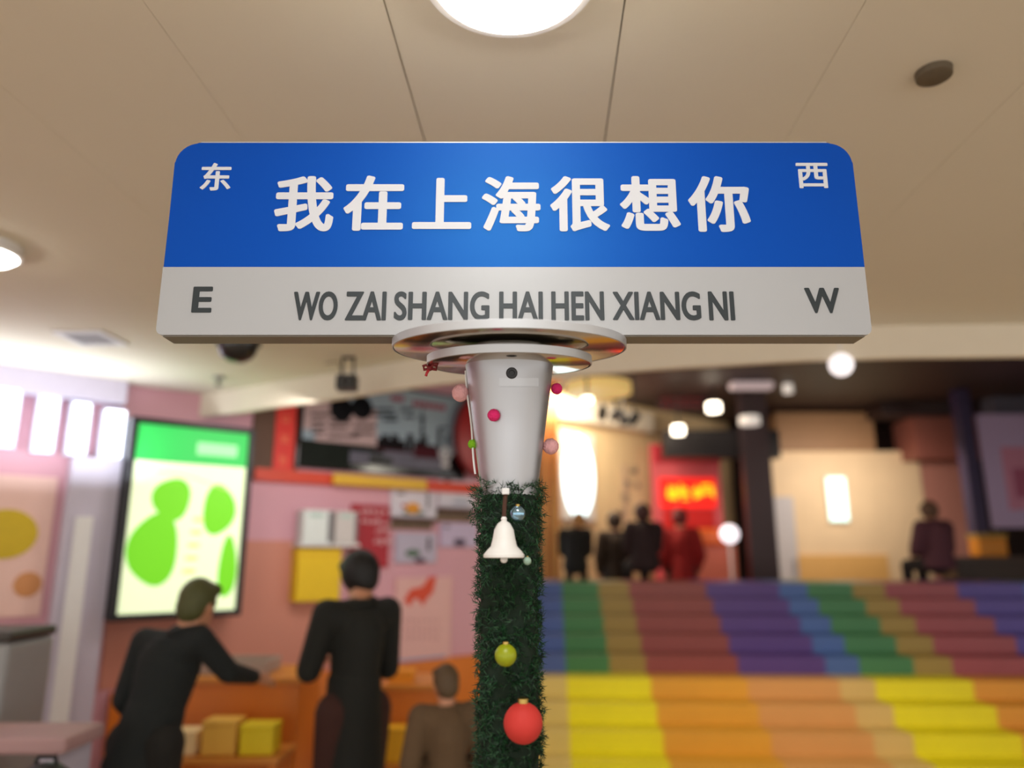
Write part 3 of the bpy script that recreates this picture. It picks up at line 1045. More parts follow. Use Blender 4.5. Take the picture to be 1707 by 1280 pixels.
obj('blue_band', box(BM(), t0 - a_[1], t1 - a_[1], -0.004, -0.0002, z0 - a_[2], z1 - a_[2]), mat('blue_grey_print', (140, 150, 190), 0.5), a_[0])

# cartons on a wall bracket shelf, left of the man
t, h, H, tc, zb = wallthing(LW, 'wall_shelf', 'narrow white wall shelf carrying two pale cartons above the yellow box', 'shelf', 500, 906, 600, 911, 0.16)
obj('plank', box(BM(), -h, h, 0, 0.157, 0, H, 0.003), M_white, t)
for a, b, c, d, m, lab in [(506, 850, 553, 905.5, mat('mint_white_card', (222, 230, 226), 0.5), 'white carton on the narrow wall shelf, left of its pair'), (560, 852, 596, 905.5, mat('grey_white_card', (206, 200, 196), 0.5), 'greyish white carton on the narrow wall shelf, right of its pair')]:
    t, h, H, tc, zb2 = wallthing(LW, 'carton', lab, 'carton', a, b, c, d, 0.15, 'pale cartons on the wall shelf')
    obj('box_body', box(BM(), -h, h, 0, 0.12, 0, H, 0.004), m, t)
    obj('side_band', box(BM(), h * 0.72, h * 0.98, -0.002, -0.0002, 0.01, H - 0.01), mat('grey_band', (120, 118, 122), 0.5), t)
    obj('label', box(BM(), -h * 0.6, h * 0.4, -0.002, -0.0002, H * 0.78, H * 0.9), mat('mint_label', (180, 204, 194), 0.5), t)
t, h, H, tc, zb = wallthing(LW, 'yellow_box', 'bright yellow box on the wall left of the man in black', 'box', 495, 914, 568, 1002, 0.12)
obj('box_body', box(BM(), -h, h, 0, 0.117, 0, H, 0.006), M_byellow, t)
obj('lid_seam', box(BM(), -h, h, -0.002, -0.0002, H * 0.86, H * 0.88), mat('amber_print', (214, 164, 10), 0.5), t)

# ------------------------------------------------------------------ counters and goods at lower left
def place_table(px0, px1, ytop, Y, depth, name, label, m):
    a = at(px0, ytop, Y)
    b = at(px1, ytop, Y)
    z = a.z
    w = (b.x - a.x) / 2
    t = thing(name, label, 'counter', ((a.x + b.x) / 2, Y, 0))
    obj('front_panel', box(BM(), -w, w, 0.0, 0.03, 0.04, z - 0.035, 0.004), m, t)
    for s in (-1, 1):
        obj('side_panel', box(BM(), s * w - (0.03 if s > 0 else 0), s * w + (0.03 if s < 0 else 0), 0.0305, depth, 0.0, z - 0.035, 0.004), m, t)
    obj('worktop', box(BM(), -w - 0.02, w + 0.02, -0.03, depth + 0.02, z - 0.0345, z, 0.006), mat('amber_top', (206, 130, 50), 0.35, noise=0.1), t)
    return t, z, a.x, b.x


ctr, cz, cx0, cx1 = place_table(296, 500, 1128, 4.35, 0.45, 'display_counter', 'orange display counter low on the left in front of the stall wall', M_orange)


def on_counter(px, Y, w, d, hh, m, name, label, cat, z, group=None, bev=0.006):
    p = at(px, 1180, Y)
    t = thing(name, label, cat, (p.x, Y, z + 0.0005), group=group)
    obj('box_body', box(BM(), -w / 2, w / 2, -d / 2, d / 2, 0, hh * 0.86, bev), m, t)
    obj('lid', box(BM(), -w / 2 - 0.003, w / 2 + 0.003, -d / 2 - 0.003, d / 2 + 0.003, hh * 0.862, hh, bev * 0.7), m, t)
    return t


p = at(388, 1104, 4.55)
t = thing('tray', 'pale grey tray on the orange display counter', 'tray', (p.x, 4.55, cz + 0.0005))
bm = box(BM(), -0.24, 0.24, -0.14, 0.14, 0, 0.012, 0.004)
obj('tray_floor', bm, mat('tray_grey', (176, 158, 146), 0.5), t)
bm = BM()
box(bm, -0.24, 0.24, -0.14, -0.128, 0.0125, 0.07, 0.003)
box(bm, -0.24, 0.24, 0.128, 0.14, 0.0125, 0.07, 0.003)
box(bm, -0.24, -0.228, -0.1275, 0.1275, 0.0125, 0.07, 0.003)
box(bm, 0.228, 0.24, -0.1275, 0.1275, 0.0125, 0.07, 0.003)
obj('tray_rim', bm, mat('tray_grey', (176, 158, 146)), t)
# goods on a lower step shelf in front of the counter
lowz = at(400, 1258, 4.05).z
st = thing('step_shelf', 'low amber step shelf before the orange display counter', 'shelf', ((cx0 + cx1) / 2 + 0.02, 4.14, 0))
wS = (cx1 - cx0) / 2
obj('shelf_board', box(BM(), -wS, wS, -0.16, 0.16, lowz - 0.03, lowz, 0.005), mat('amber_top', (206, 130, 50)), st)
for s in (-1, 1):
    obj('support', box(BM(), s * (wS - 0.04) - 0.015, s * (wS - 0.04) + 0.015, -0.14, 0.14, 0, lowz - 0.031, 0.003), M_orange, st)
for (px, w, hh, m, lab) in [(318, 0.13, 0.11, mat('cream_card', (236, 206, 150), 0.5), 'cream packet on the low step shelf, leftmost in its row'),
                            (376, 0.17, 0.16, mat('honey_card', (232, 178, 72), 0.5), 'honey coloured packet on the low step shelf, between cream and yellow ones'),
                            (438, 0.17, 0.14, mat('lemon_card', (232, 204, 20), 0.5), 'lemon yellow packet on the low step shelf, nearest the man in black')]:
    on_counter(px, 4.10, w, 0.14, hh, m, 'packet', lab, 'packet', lowz, 'packets on the low step shelf')
# counter right of the man
ctr2, cz2, dx0, dx1 = place_table(640, 742, 1140, 4.75, 0.40, 'side_counter', 'narrow orange counter between the man in black and the garland', M_orange)
on_counter(668, 4.84, 0.16, 0.12, 0.07, mat('tangerine_card', (236, 150, 30), 0.5), 'packet', 'tangerine packet on the narrow orange counter', 'packet', cz2)
on_counter(664, 4.64 - 0.10, 0.17, 0.12, 0.18, mat('saffron_card', (232, 170, 20), 0.5), 'display_box', 'saffron display box in front of the narrow orange counter', 'box', at(664, 1268, 4.54).z)
zz = at(664, 1268, 4.54).z
t = thing('plinth', 'small orange plinth carrying the saffron display box', 'plinth', (at(664, 1268, 4.54).x, 4.54, 0))
obj('column', box(BM(), -0.10, 0.10, -0.08, 0.08, 0, zz - 0.02, 0.004), M_orange, t)
obj('top_plate', box(BM(), -0.12, 0.12, -0.09, 0.09, zz - 0.0195, zz, 0.004), mat('amber_top', (206, 130, 50)), t)

# grey bin and mauve bench at the left edge
p = at(6, 1046, 3.7)
t = thing('waste_bin', 'grey waste bin with a dark lid at the far left edge', 'bin', (p.x - 0.07, 3.7, 0))
hb_ = p.z
obj('bin_body', box(BM(), -0.22, 0.22, -0.18, 0.18, 0, hb_ - 0.05, 0.03, 4), mat('bin_grey', (150, 150, 150), 0.5), t)
obj('lid', box(BM(), -0.225, 0.225, -0.185, 0.185, hb_ - 0.0495, hb_, 0.02, 3), mat('bin_lid', (62, 58, 54), 0.5), t)
p = at(20, 1226, 3.15)
t = thing('side_table', 'mauve topped table at the bottom left corner before the grey bin', 'table', (p.x, 3.25, 0))
obj('table_top', box(BM(), -0.40, 0.24, -0.15, 0.15, p.z - 0.06, p.z, 0.015), mat('mauve_pad', (176, 140, 140), 0.6), t)
for s in (-0.33, 0.17):
    obj('leg', box(BM(), s - 0.03, s + 0.03, -0.13, 0.13, 0, p.z - 0.061, 0.004), M_lilac, t)
p2 = at(78, 1264, 2.85)
t = thing('backpack', 'black backpack whose rounded top shows at the bottom left edge', 'backpack', (p2.x, 2.85, 0))
zt_ = p2.z
bm = BM()
capsule(bm, (0, 0, 0.14), 0.13, (0, 0, 0.40), 0.12, 20, 0.75)
obj('sack', bm, M_black, t, True)
st_ = thing('stool', 'small stool under the black backpack at the bottom left edge', 'stool', (p2.x, 2.85, 0))
hs_ = zt_ - 0.52
t.location.z = hs_ - 0.01
obj('pocket', sphere(BM(), (0, -0.10, 0.18), 0.08, 20, 1, 0.5, 1.1), mat('black_cloth', (22, 22, 24), 0.8), t, True)
obj('handle', tube(BM(), [(-0.04, 0, 0.50), (-0.03, 0, 0.535), (0.03, 0, 0.535), (0.04, 0, 0.50)], 0.008, 8), MATS['black_cloth'], t, True)
obj('seat', lathe(BM(), [(0.001, hs_ - 0.04), (0.16, hs_ - 0.04), (0.165, hs_ - 0.02), (0.16, hs_), (0.001, hs_)], 32), M_brown, st_, True)
for k in range(4):
    a = PI / 4 + k * PI / 2
    obj('leg', capsule(BM(), (0.11 * math.cos(a), 0.11 * math.sin(a), hs_ - 0.045), 0.016, (0.14 * math.cos(a), 0.14 * math.sin(a), 0.014), 0.013), M_brown, st_, True)

# ------------------------------------------------------------------ rainbow steps on the right
STX, STY = 0.0, 6.0
stairs = thing('rainbow_stairs', 'broad rainbow striped steps with yellow and orange lower treads', 'stairs', (STX, STY, 0), math.radians(-2.5))
UP = [(0.12, (70, 92, 150)), (0.44, (58, 118, 62)), (0.84, (150, 122, 52)), (1.17, (140, 62, 56)), (2.00, (84, 52, 124)), (2.78, (70, 100, 160)), (3.08, (62, 122, 74)), (3.56, (158, 130, 60)),
      (3.90, (156, 72, 78)), (4.66, (86, 66, 148)), (5.35, (72, 104, 176)), (5.70, (58, 118, 62)), (6.10, (150, 122, 52)), (6.50, None)]
LO = [(0.12, (222, 196, 110)), (0.44, (238, 224, 10)), (1.17, (228, 164, 44)), (2.00, (222, 160, 88)), (2.78, (222, 186, 110)), (3.08, (238, 222, 10)), (3.90, (230, 158, 50)), (4.66, (222, 160, 88)), (5.35, (238, 222, 10)), (6.50, None)]
RISE, RUN = 0.15, 0.30


def stripe_mats(spec, tagn):
    out = []
    for i, (x, c) in enumerate(spec[:-1]):
        nm = '%s_%d_%d_%d' % (tagn, *c)
        out.append(mat(nm, c, 0.42, noise=0.08, scale=4))
    return out


for k in range(9):
    spec = LO if k < 4 else UP
    ms = stripe_mats(spec, 'stripe')
    bm = BM()
    depth = RUN + 0.02 if k < 8 else 1.10
    for i in range(len(spec) - 1):
        x0, x1 = spec[i][0], spec[i + 1][0]
        bmx = box(bm, x0, x1, k * RUN, k * RUN + depth, 0, (k + 1) * RISE, 0, 2, 0)
        for f in bm.faces:
            c = f.calc_center_median()
            if x0 - 1e-6 <= c.x <= x1 + 1e-6 and f.material_index == 0:
                f.material_index = i
    # drop the walls between stripes, keep the shell
    bad = [f for f in bm.faces if abs(f.normal.x) > 0.9 and spec[0][0] + 0.01 < f.calc_center_median().x < spec[-1][0] - 0.01]
    bmesh.ops.delete(bm, geom=bad, context='FACES')
    bmesh.ops.remove_doubles(bm, verts=bm.verts, dist=1e-5)
    obj('step', bm, None, stairs, ms=ms)
# lower tread at the back of the steps where the sitters rest their feet
struct('floor_rear', box(BM(), 0.4, 7.5, 9.95, 10.5, 0, 0.50), M_brown)
LAND = 9 * RISE

# ------------------------------------------------------------------ people
def remesh(bm, voxel, m, name, parent, smooth=3):
    me = bpy.data.meshes.new('tmp')
    bmesh.ops.recalc_face_normals(bm, faces=bm.faces)
    bm.to_mesh(me)
    bm.free()
    o = bpy.data.objects.new('tmp', me)
    COL.objects.link(o)
    r = o.modifiers.new('r', 'REMESH')
    r.mode = 'VOXEL'
    r.voxel_size = voxel
    s = o.modifiers.new('s', 'SMOOTH')
    s.iterations = smooth
    s.factor = 0.5
    dg = bpy.context.evaluated_depsgraph_get()
    out = bpy.data.meshes.new_from_object(o.evaluated_get(dg))
    bpy.data.objects.remove(o)
    bpy.data.meshes.remove(me)
    out.name = name
    out.materials.clear()
    out.materials.append(m)
    for p in out.polygons:
        p.use_smooth = True
    ob = bpy.data.objects.new(name, out)
    COL.objects.link(ob)
    ob.parent = parent
    return ob


STAND = dict(pelvis=(0, 0, .93), waist=(0, .01, 1.06), chest=(0, 0, 1.26), neck=(0, -.005, 1.42), head=(0, .02, 1.565),
             shl=(-.17, 0, 1.37), ell=(-.24, -.03, 1.10), wrl=(-.20, .12, .90), shr=(.17, 0, 1.37), elr=(.24, -.03, 1.10), wrr=(.20, .12, .90),
             hil=(-.095, 0, .90), knl=(-.11, .03, .49), anl=(-.11, -.02, .085), hir=(.095, 0, .90), knr=(.11, .03, .49), anr=(.11, -.02, .085))
SIT = dict(pelvis=(0, 0, .12), waist=(0, -.01, .25), chest=(0, 0, .46), neck=(0, .01, .62), head=(0, .04, .765),
           shl=(-.17, 0, .57), ell=(-.23, .06, .31), wrl=(-.12, .26, .24), shr=(.17, 0, .57), elr=(.23, .06, .31), wrr=(.12, .26, .24),
           hil=(-.095, .02, .11), knl=(-.11, .43, .10), anl=(-.11, .44, -.33), hir=(.095, .02, .11), knr=(.11, .43, .10), anr=(.11, .44, -.33))


def person(label, loc, rz, pose, over, jacket, trousers, hair, skin=(198, 140, 108), scale=1.0, voxel=0.010, bulk=1.0, hairlen=0.0, hairgrow=1.0, hemlen=0.16, looks=(0, 1, -0.25), group=None, cap=None):
    J = {k: Vector(v) for k, v in dict(pose, **over).items()}
    t = thing('person', label, 'person', loc, rz, group)
    t.scale = (scale,) * 3
    msk = mat('skin_%d_%d_%d' % skin, skin, 0.5, noise=0.05)
    look = Vector(looks).normalized()
    hq = look.to_track_quat('Y', 'Z').to_matrix().to_4x4()
    hc = J['head']

    def H(v):
        return hc + hq @ Vector(v)
    # body: one continuous surface
    bm = BM()
    sphere(bm, hc, 1, 24, 0.075, 0.094, 0.108, hq)
    sphere(bm, H((0, 0.03, -0.06)), 1, 20, 0.058, 0.062, 0.062, hq)
    capsule(bm, H((0, 0.088, 0.005)), 0.010, H((0, 0.108, -0.025)), 0.014)
    capsule(bm, H((-0.018, 0.088, -0.060)), 0.008, H((0.018, 0.088, -0.060)), 0.008)
    for s in (-1, 1):
        sphere(bm, H((s * 0.077, -0.005, -0.012)), 1, 12, 0.010, 0.020, 0.032, hq)
    capsule(bm, H((0, -0.01, -0.07)), 0.056, J['neck'] - Vector((0, 0, 0.03)), 0.062)
    for a, ra, b, rb_ in [('pelvis', .115, 'waist', .110), ('waist', .110, 'chest', .115), ('chest', .115, 'neck', .06)]:
        capsule(bm, J[a], ra, J[b], rb_, 16, 0.72)
    for s in 'lr':
        capsule(bm, J['chest'] + Vector((0, 0, .06)), .07, J['sh' + s], .05)
        capsule(bm, J['sh' + s], .050, J['el' + s], .038)
        capsule(bm, J['el' + s], .038, J['wr' + s], .027)
        capsule(bm, J['hi' + s], .085, J['kn' + s], .058)
        capsule(bm, J['kn' + s], .056, J['an' + s], .038)
        fd = Vector((0, 1, 0))
        capsule(bm, J['an' + s] - Vector((0, .02, .03)), .035, J['an' + s] + fd * .14 - Vector((0, 0, .05)), .028)
        # hand: palm, four fingers, thumb
        d = (J['wr' + s] - J['el' + s]).normalized()
        side = Vector((1 if s == 'l' else -1, 0, 0))
        side = (side - d * side.dot(d)).normalized()
        nn = d.cross(side)
        if nn.z > 0:
            nn = -nn
        pw = J['wr' + s] + d * .015
        capsule(bm, pw, .026, pw + d * .065, .034, 12, 0.55)
        for q in range(4):
            b0 = pw + d * .075 + side * (-.028 + q * .0185)
            L = (.062, .075, .080, .070)[q]
            b1 = b0 + d * L * .5 + nn * .006
            b2 = b1 + d * L * .38 + nn * .022
            capsule(bm, b0, .0095, b1, .0088, 8)
            capsule(bm, b1, .0088, b2, .0075, 8)
        th0 = pw + d * .02 + side * .030
        th1 = th0 + d * .03 + side * .028
        capsule(bm, th0, .013, th1, .011, 8)
        capsule(bm, th1, .011, th1 + d * .032 + side * .006, .009, 8)
    remesh(bm, voxel, msk, 'body', t, 3)
    # jacket
    def cone(bm, p0, r0, p1, r1, n, flat):
        q = (p1 - p0).to_track_quat('Z', 'X').to_matrix()
        rr = []
        for pp, r in ((p0, r0), (p1, r1)):
            rr.append([bm.verts.new(pp + q @ Vector((r * math.cos(2 * PI * k / n), r * flat * math.sin(2 * PI * k / n), 0))) for k in range(n)])
        for k in range(n):
            bm.faces.new((rr[0][k], rr[0][(k + 1) % n], rr[1][(k + 1) % n], rr[1][k]))
        bm.faces.new(list(reversed(rr[0])))
        bm.faces.new(rr[1])

    mj = mat('cloth_%d_%d_%d' % jacket, jacket, 0.85, noise=0.15, scale=14, bump=0.4, bscale=90)
    bm = BM()
    up = (J['chest'] - J['pelvis']).normalized()
    hem = J['pelvis'] - up * (.05 if pose is SIT else hemlen)
    cone(bm, hem, .185 * bulk, J['waist'], .160 * bulk, 24, 0.82)
    capsule(bm, J['waist'], .155 * bulk, J['chest'], .175 * bulk, 20, 0.75)
    capsule(bm, J['chest'], .165 * bulk, J['neck'] - up * .06, .10, 20, 0.8)
    for s in 'lr':
        capsule(bm, J['chest'] + up * .05, .12 * bulk, J['sh' + s], .078 * bulk)
        capsule(bm, J['sh' + s], .078 * bulk, J['el' + s], .064 * bulk)
        capsule(bm, J['el' + s], .064 * bulk, J['wr' + s] - (J['wr' + s] - J['el' + s]) * .12, .044 * bulk)
    jk = remesh(bm, voxel * 1.2, mj, 'jacket', t, 4)
    bm = BM()
    tube(bm, [J['neck'] + Vector((.075 * math.cos(a), .075 * math.sin(a), .0 + .012 * math.cos(a * 1))) for a in [2 * PI * k / 16 for k in range(17)]], .022, 10)
    obj('collar', bm, mj, jk, True)
    # trousers
    mt = mat('cloth_%d_%d_%d' % trousers, trousers, 0.85, noise=0.15, scale=14, bump=0.3, bscale=90)
    bm = BM()
    capsule(bm, J['pelvis'] - up * .01, .135, J['waist'] - up * .05, .125, 20, 0.8)
    for s in 'lr':
        capsule(bm, J['hi' + s], .105, J['kn' + s], .074)
        capsule(bm, J['kn' + s], .074, J['an' + s] + (J['kn' + s] - J['an' + s]) * .1, .056)
    remesh(bm, voxel * 1.2, mt, 'trousers', t, 3)
    for s in 'lr':
        bm = BM()
        capsule(bm, J['an' + s] - Vector((0, .025, .035)), .046, J['an' + s] + Vector((0, .155, -.047)), .036, 14)
        remesh(bm, .012, M_black, 'shoe', t, 2)
    # hair
    mh = mat('hair_%d_%d_%d' % hair, hair, 0.6, noise=0.3, scale=60, bump=0.8, bscale=120)
    bm = BM()
    sphere(bm, H((0, -0.012, 0.022)), 1, 24, 0.088 * hairgrow, 0.100 * hairgrow, 0.105 * hairgrow, hq)
    sphere(bm, H((0, -0.045, -0.02)), 1, 20, 0.078, 0.066, 0.085 + hairlen * .5, hq)
    sphere(bm, H((0.03, 0.045, 0.075)), 1, 16, 0.055, 0.045, 0.035, hq)
    sphere(bm, H((-0.03, 0.045, 0.075)), 1, 16, 0.055, 0.045, 0.035, hq)
    if hairlen:
        capsule(bm, H((0, -0.05, -0.05)), .075, H((0, -0.06, -0.06 - hairlen)), .055)
    remesh(bm, max(voxel, .008), mh, 'hair', t, 2)
    for s in (-1, 1):
        e = obj('eye', sphere(BM(), H((s * 0.031, 0.083, 0.008)), 0.0115, 12), mat('eye_dark', (28, 22, 20), 0.2), t, True)
    return t, J, H


# man in black, between counter and garland
mp_ = at(598, 1000, 3.95)
mh_ = at(606, 918, 3.95).z
person('man with short black hair in a bulky black coat, looking down beside the yellow box', (mp_.x, 3.95, 0), math.radians(38), STAND,
       dict(head=(.03, .06, 1.55), wrl=(-.10, .30, 1.12), ell=(-.215, .08, 1.10), wrr=(.10, .30, 1.10), elr=(.215, .06, 1.08)),
       (20, 21, 16), (58, 26, 18), (12, 11, 11), scale=mh_ / 1.68, bulk=0.98, looks=(-.15, 1, -.42), voxel=0.009, hairgrow=1.14, hemlen=0.30)

# person in front of the light box
lp_ = at(250, 1180, 3.55)
hz_ = at(312, 962, 3.55).z
person('person in a dark jacket before the green light box, right arm reaching out', (lp_.x, 3.55, 0), math.radians(-14), STAND,
       dict(waist=(.02, .02, 1.05), chest=(.05, .05, 1.25), neck=(.10, .08, 1.40), head=(.125, .12, 1.53), shl=(-.10, .04, 1.35), shr=(.20, .05, 1.37),
            ell=(-.17, .02, 1.08), wrl=(-.14, .18, .90), elr=(.29, .18, 1.20), wrr=(.30, .42, 1.14), knl=(-.10, .03, .49), anl=(-.10, -.05, .085), knr=(.06, .04, .49), anr=(.06, .05, .085), hir=(.085, 0, .90)),
       (16, 22, 22), (20, 18, 14), (72, 74, 34), scale=hz_ / 1.66, bulk=0.86, looks=(.1, 1, -.2), voxel=0.009)

# brown coat beyond the garland
bp_ = at(744, 1180, 3.6)
hz_ = at(744, 1112, 3.6).z
person('short person in an olive brown coat half hidden behind the garland', (bp_.x, 3.6, 0), math.radians(20), STAND,
       dict(wrl=(-.10, .26, 1.05), wrr=(.12, .26, 1.0)), (96, 74, 50), (120, 60, 34), (88, 68, 44), scale=hz_ / 1.67, bulk=1.1, voxel=0.010)

# sitters on the top of the steps, and two standing just behind them
def topper(px, ytop, label, jacket, hair, rz, Y=9.36, stand=False, over={}, **kw):
    p = at(px, 960, Y)
    zt = at(px, ytop, Y).z
    if stand:
        person(label, (p.x, Y, 0.5005), rz, STAND, over, jacket, (26, 20, 20), hair, scale=(zt - 0.50) / 1.68, voxel=0.016, group='people at the top of the rainbow steps', **kw)
    else:
        person(label, (p.x, Y, LAND + 0.075), rz, SIT, over, jacket, (26, 20, 20), hair, scale=(zt - LAND - 0.075) / .88, voxel=0.016, group='people at the top of the rainbow steps', **kw)


CLOSE = dict(ell=(-.19, .10, .33), elr=(.19, .10, .33))
topper(960, 856, 'person with tan hair in a black coat, nearest the garland on top of the steps', (16, 13, 10), (176, 124, 66), math.radians(-6), over=dict(CLOSE, head=(.06, .06, .765)), bulk=1.30, hairgrow=1.2)
topper(1028, 856, 'brown haired person in a brown jacket, second from the garland on the steps', (52, 36, 22), (60, 38, 22), math.radians(8), Y=10.22, stand=True, bulk=1.15, hairgrow=1.2)
topper(1076, 842, 'dark haired person in a maroon black coat left of the red menu board', (38, 16, 18), (66, 28, 20), math.radians(6), over=CLOSE, bulk=1.35, hairgrow=1.25)
topper(1138, 850, 'person with red light painted on jacket and hair before the red menu board', (150, 18, 16), (110, 20, 16), math.radians(-6), Y=10.22, stand=True, bulk=1.15, hairgrow=1.2)  # red light painted into the jacket and hair colours
topper(1566, 838, 'brown haired person in a plum coat at the right end of the steps', (84, 44, 54), (92, 62, 42), math.radians(10), bulk=1.3, hairgrow=1.2)

# ------------------------------------------------------------------ shop things behind the steps
# timber post with brass rods at the corner of the pale shop wall
p = at(917, 900, 10.75)
t = thing('timber_post', 'orange brown timber post behind the garland with upright brass rods', 'post', (p.x, 10.75, 0))
wT = 17 / FPX * 10.6
obj('shaft', box(BM(), -wT, wT, 0, 0.2, 0, REAR_CEIL - 0.002, 0.01), mat('timber', (190, 118, 62), 0.5, noise=0.25, scale=6), t)
for dx in (-0.09, 0.02, 0.10):
    obj('rod', tube(BM(), [(dx, -0.03, 0.3), (dx, -0.03, 3.6)], 0.014, 10), mat('brass', (206, 168, 96), 0.25, 0.9), t, True)

t, h, H, tc, zb = wallthing(BW, 'screen', 'dazzling white and pale cyan screen on the pale shop wall', 'screen', 936, 722, 992, 868, 0.06)
obj('casing', box(BM(), -h, h, 0, 0.057, 0, H, 0.02), M_white, t)
bm = BM()
sphere(bm, (0, 0, 0), 1, 40)
for v in bm.verts:
    v.co = (v.co.x * h * 0.94, v.co.y * 0.012 - 0.002, H / 2 + v.co.z * H * 0.48)
obj('glowing_face', bm, glow('screen_glow', (222, 250, 255), 2.2), t, True)

# tilted grey wall lettering blocks
t, h, H, tc, zb = wallthing(BW, 'wall_lettering', 'tilted column of grey lettering on the pale shop wall', 'lettering', 1010, 770, 1070, 900, 0.012)
bm = BM()
gm = mat('grey_lettering', (128, 116, 112), 0.5)
for k, (px, py, s) in enumerate([(1056, 782, 0.19), (1064, 808, 0.12), (1048, 806, 0.17), (1042, 830, 0.17), (1036, 852, 0.14), (1024, 868, 0.12), (1018, 888, 0.14)]):
    bm = BM()
    x, z = BW.hit(px, py, 0.012)
    glyph(bm, x - tc, z - zb, s, 0.0, 500 + k, 7)
    obj('character', bm, gm, t)
obj('backing_strip', box(BM(), -h * 0.1, h * 0.2, 0.001, 0.010, 0.0, H * 0.98), mat('strip_beige', (214, 188, 156), 0.6), t)

# round pendant disc, track spotlights
def hang(px, py, Y, r, hh, name, label, m, group=None):
    p = at(px, py, Y)
    t = thing(name, label, 'lamp', p, group=group)
    obj('shade', lathe(BM(), [(0.002, 0), (r, 0), (r, hh), (r * 0.9, hh + 0.01), (0.002, hh + 0.01)], 48), m, t, True)
    obj('stem', tube(BM(), [(0, 0, hh + 0.008), (0, 0, REAR_CEIL - p.z)], 0.012, 8), M_black, t, True)
    return t


hang(998, 656, 8.9, 0.40, 0.12, 'pendant_lamp', 'broad cream drum pendant lamp right of the silver post', glow('cream_shade', (222, 186, 112), 0.55))
p = at(940, 668, 10.2)
hang(979, 671, 8.2, 0.06, 0.05, 'spot_lamp', 'small glaring lamp under the cream drum pendant', M_glowwarm)
for (px, py, Yt, rx, rz, lab) in [(1004, 688, 9.6, 0, 10, 'black track spotlight leftmost of four above the pale wall'), (1027, 690, 9.8, 20, 30, 'black track spotlight second of four above the pale wall'),
                              (1039, 699, 10.3, -30, -20, 'black track spotlight lowest of four above the pale wall'), (1057, 697, 9.5, 10, 40, 'black track spotlight rightmost of four above the pale wall')]:
    p = at(px, py, Yt)
    t = thing('track_spotlight', lab, 'spotlight', p, math.radians(rz), 'track spotlights above the pale shop wall')
    mt_ = Matrix.Rotation(math.radians(40 + rx), 4, 'X')
    obj('can', lathe(BM(), [(0.05, -0.09), (0.062, -0.085), (0.062, 0.06), (0.03, 0.09)], 24, mtx=mt_), M_black, t, True)
    obj('yoke', tube(BM(), [(0, 0, 0.0), (0, 0, REAR_CEIL - p.z)], 0.012, 8), M_black, t, True)

# dark hanging menu board with red lettering
p = plane(11.6)
t, h, H, tc, zb = wallthing(p, 'hanging_board', 'dark hanging board with red lettering lines under the rear ceiling', 'sign board', 1096, 628, 1184, 684, 0.0)
obj('board', box(BM(), -h, h, 0, 0.06, 0, H, 0.006), mat('board_maroon', (48, 20, 22), 0.5), t)
bm = BM()
for k in range(5):
    for i in range(8):
        glyph(bm, -h * 0.8 + i * h * 0.2, H * (0.15 + k * 0.18), h * 0.15, 0.0, 700 + k * 10 + i, 5)
obj('lettering', bm, mat('red_ink', (150, 26, 34), 0.5), t)
for s in (-1, 1):
    obj('hanger', tube(BM(), [(s * h * 0.7, 0.03, H), (s * h * 0.7, 0.03, REAR_CEIL - zb)], 0.012, 8), M_black, t, True)

# rosy menu stall with lit red sign
pl = plane(12.2)
t, h, H, tc, zb = wallthing(pl, 'menu_board', 'rose red menu board with a glowing red and yellow sign behind the sitters', 'sign board', 1088, 740, 1205, 962, 0.0)
obj('panel', box(BM(), -h, h, 0, 0.08, -zb, H, 0.01), mat('rose_panel', (220, 96, 104), 0.5), t)
def pbox(fr, tc, zb, r, y0, y1, name, m, par, bev=0.0):
    t0, t1, z0, z1 = fr.rect(*r)
    return obj(name, box(BM(), t0 - tc, t1 - tc, y0, y1, z0 - zb, z1 - zb, bev), m, par)


pbox(pl, tc, zb, (1088, 742, 1200, 772), -0.03, -0.001, 'header', mat('header_red', (190, 40, 56), 0.5), t, 0.004)
lits = pbox(pl, tc, zb, (1100, 797, 1192, 846), -0.05, -0.001, 'lit_sign', glow('sign_red_glow', (232, 26, 14), 0.9), t, 0.004)
for i, px in enumerate((1121, 1139, 1160, 1178)):
    bm = BM()
    x, z = pl.hit(px, 820)
    glyph(bm, x - tc, z - zb, 0.27, -0.0505, 900 + i, 9)
    obj('sign_character', bm, glow('sign_yellow_glow', (246, 190, 20), 1.0), lits)
bm = BM()
for i in range(4):
    x, z = pl.hit(1116 + i * 16, 757)
    glyph(bm, x - tc, z - zb, 0.13, -0.0305, 930 + i, 6)
obj('header_lettering', bm, mat('rose_ink', (226, 130, 136), 0.5), t)
pbox(pl, tc, zb, (1105, 850, 1190, 880), -0.03, -0.001, 'red_band', mat('pure_red', (214, 24, 18), 0.5), t, 0.004)

# orange topped stand and its white globe lamp
p = at(1182, 960, 11.0)
q = at(1178, 896, 11.0)
t = thing('serving_stand', 'salmon pink stand with an orange hood behind the steps', 'stand', (p.x, 11.0, 0))
obj('body', box(BM(), -0.42, 0.42, 0, 0.4, 0, q.z - 0.12, 0.02), mat('salmon_panel', (226, 116, 90), 0.5), t)
obj('hood', box(BM(), -0.40, 0.30, -0.04, 0.36, q.z - 0.119, q.z + 0.13, 0.06, 4), mat('hood_orange', (236, 104, 28), 0.45), t)
p = at(1216, 890, 10.7)
t = thing('globe_lamp', 'white glowing globe lamp in front of the dark pillar', 'lamp', (p.x, 10.7, p.z))
obj('globe', sphere(BM(), (0, 0, 0), 0.13, 32), glow('globe_glow', (238, 226, 232), 1.6), t, True)
obj('lamp_post', tube(BM(), [(0, 0, -0.125), (0, 0, -p.z + 0.86 if False else -p.z + 0.02)], 0.02, 10), M_white, t, True)
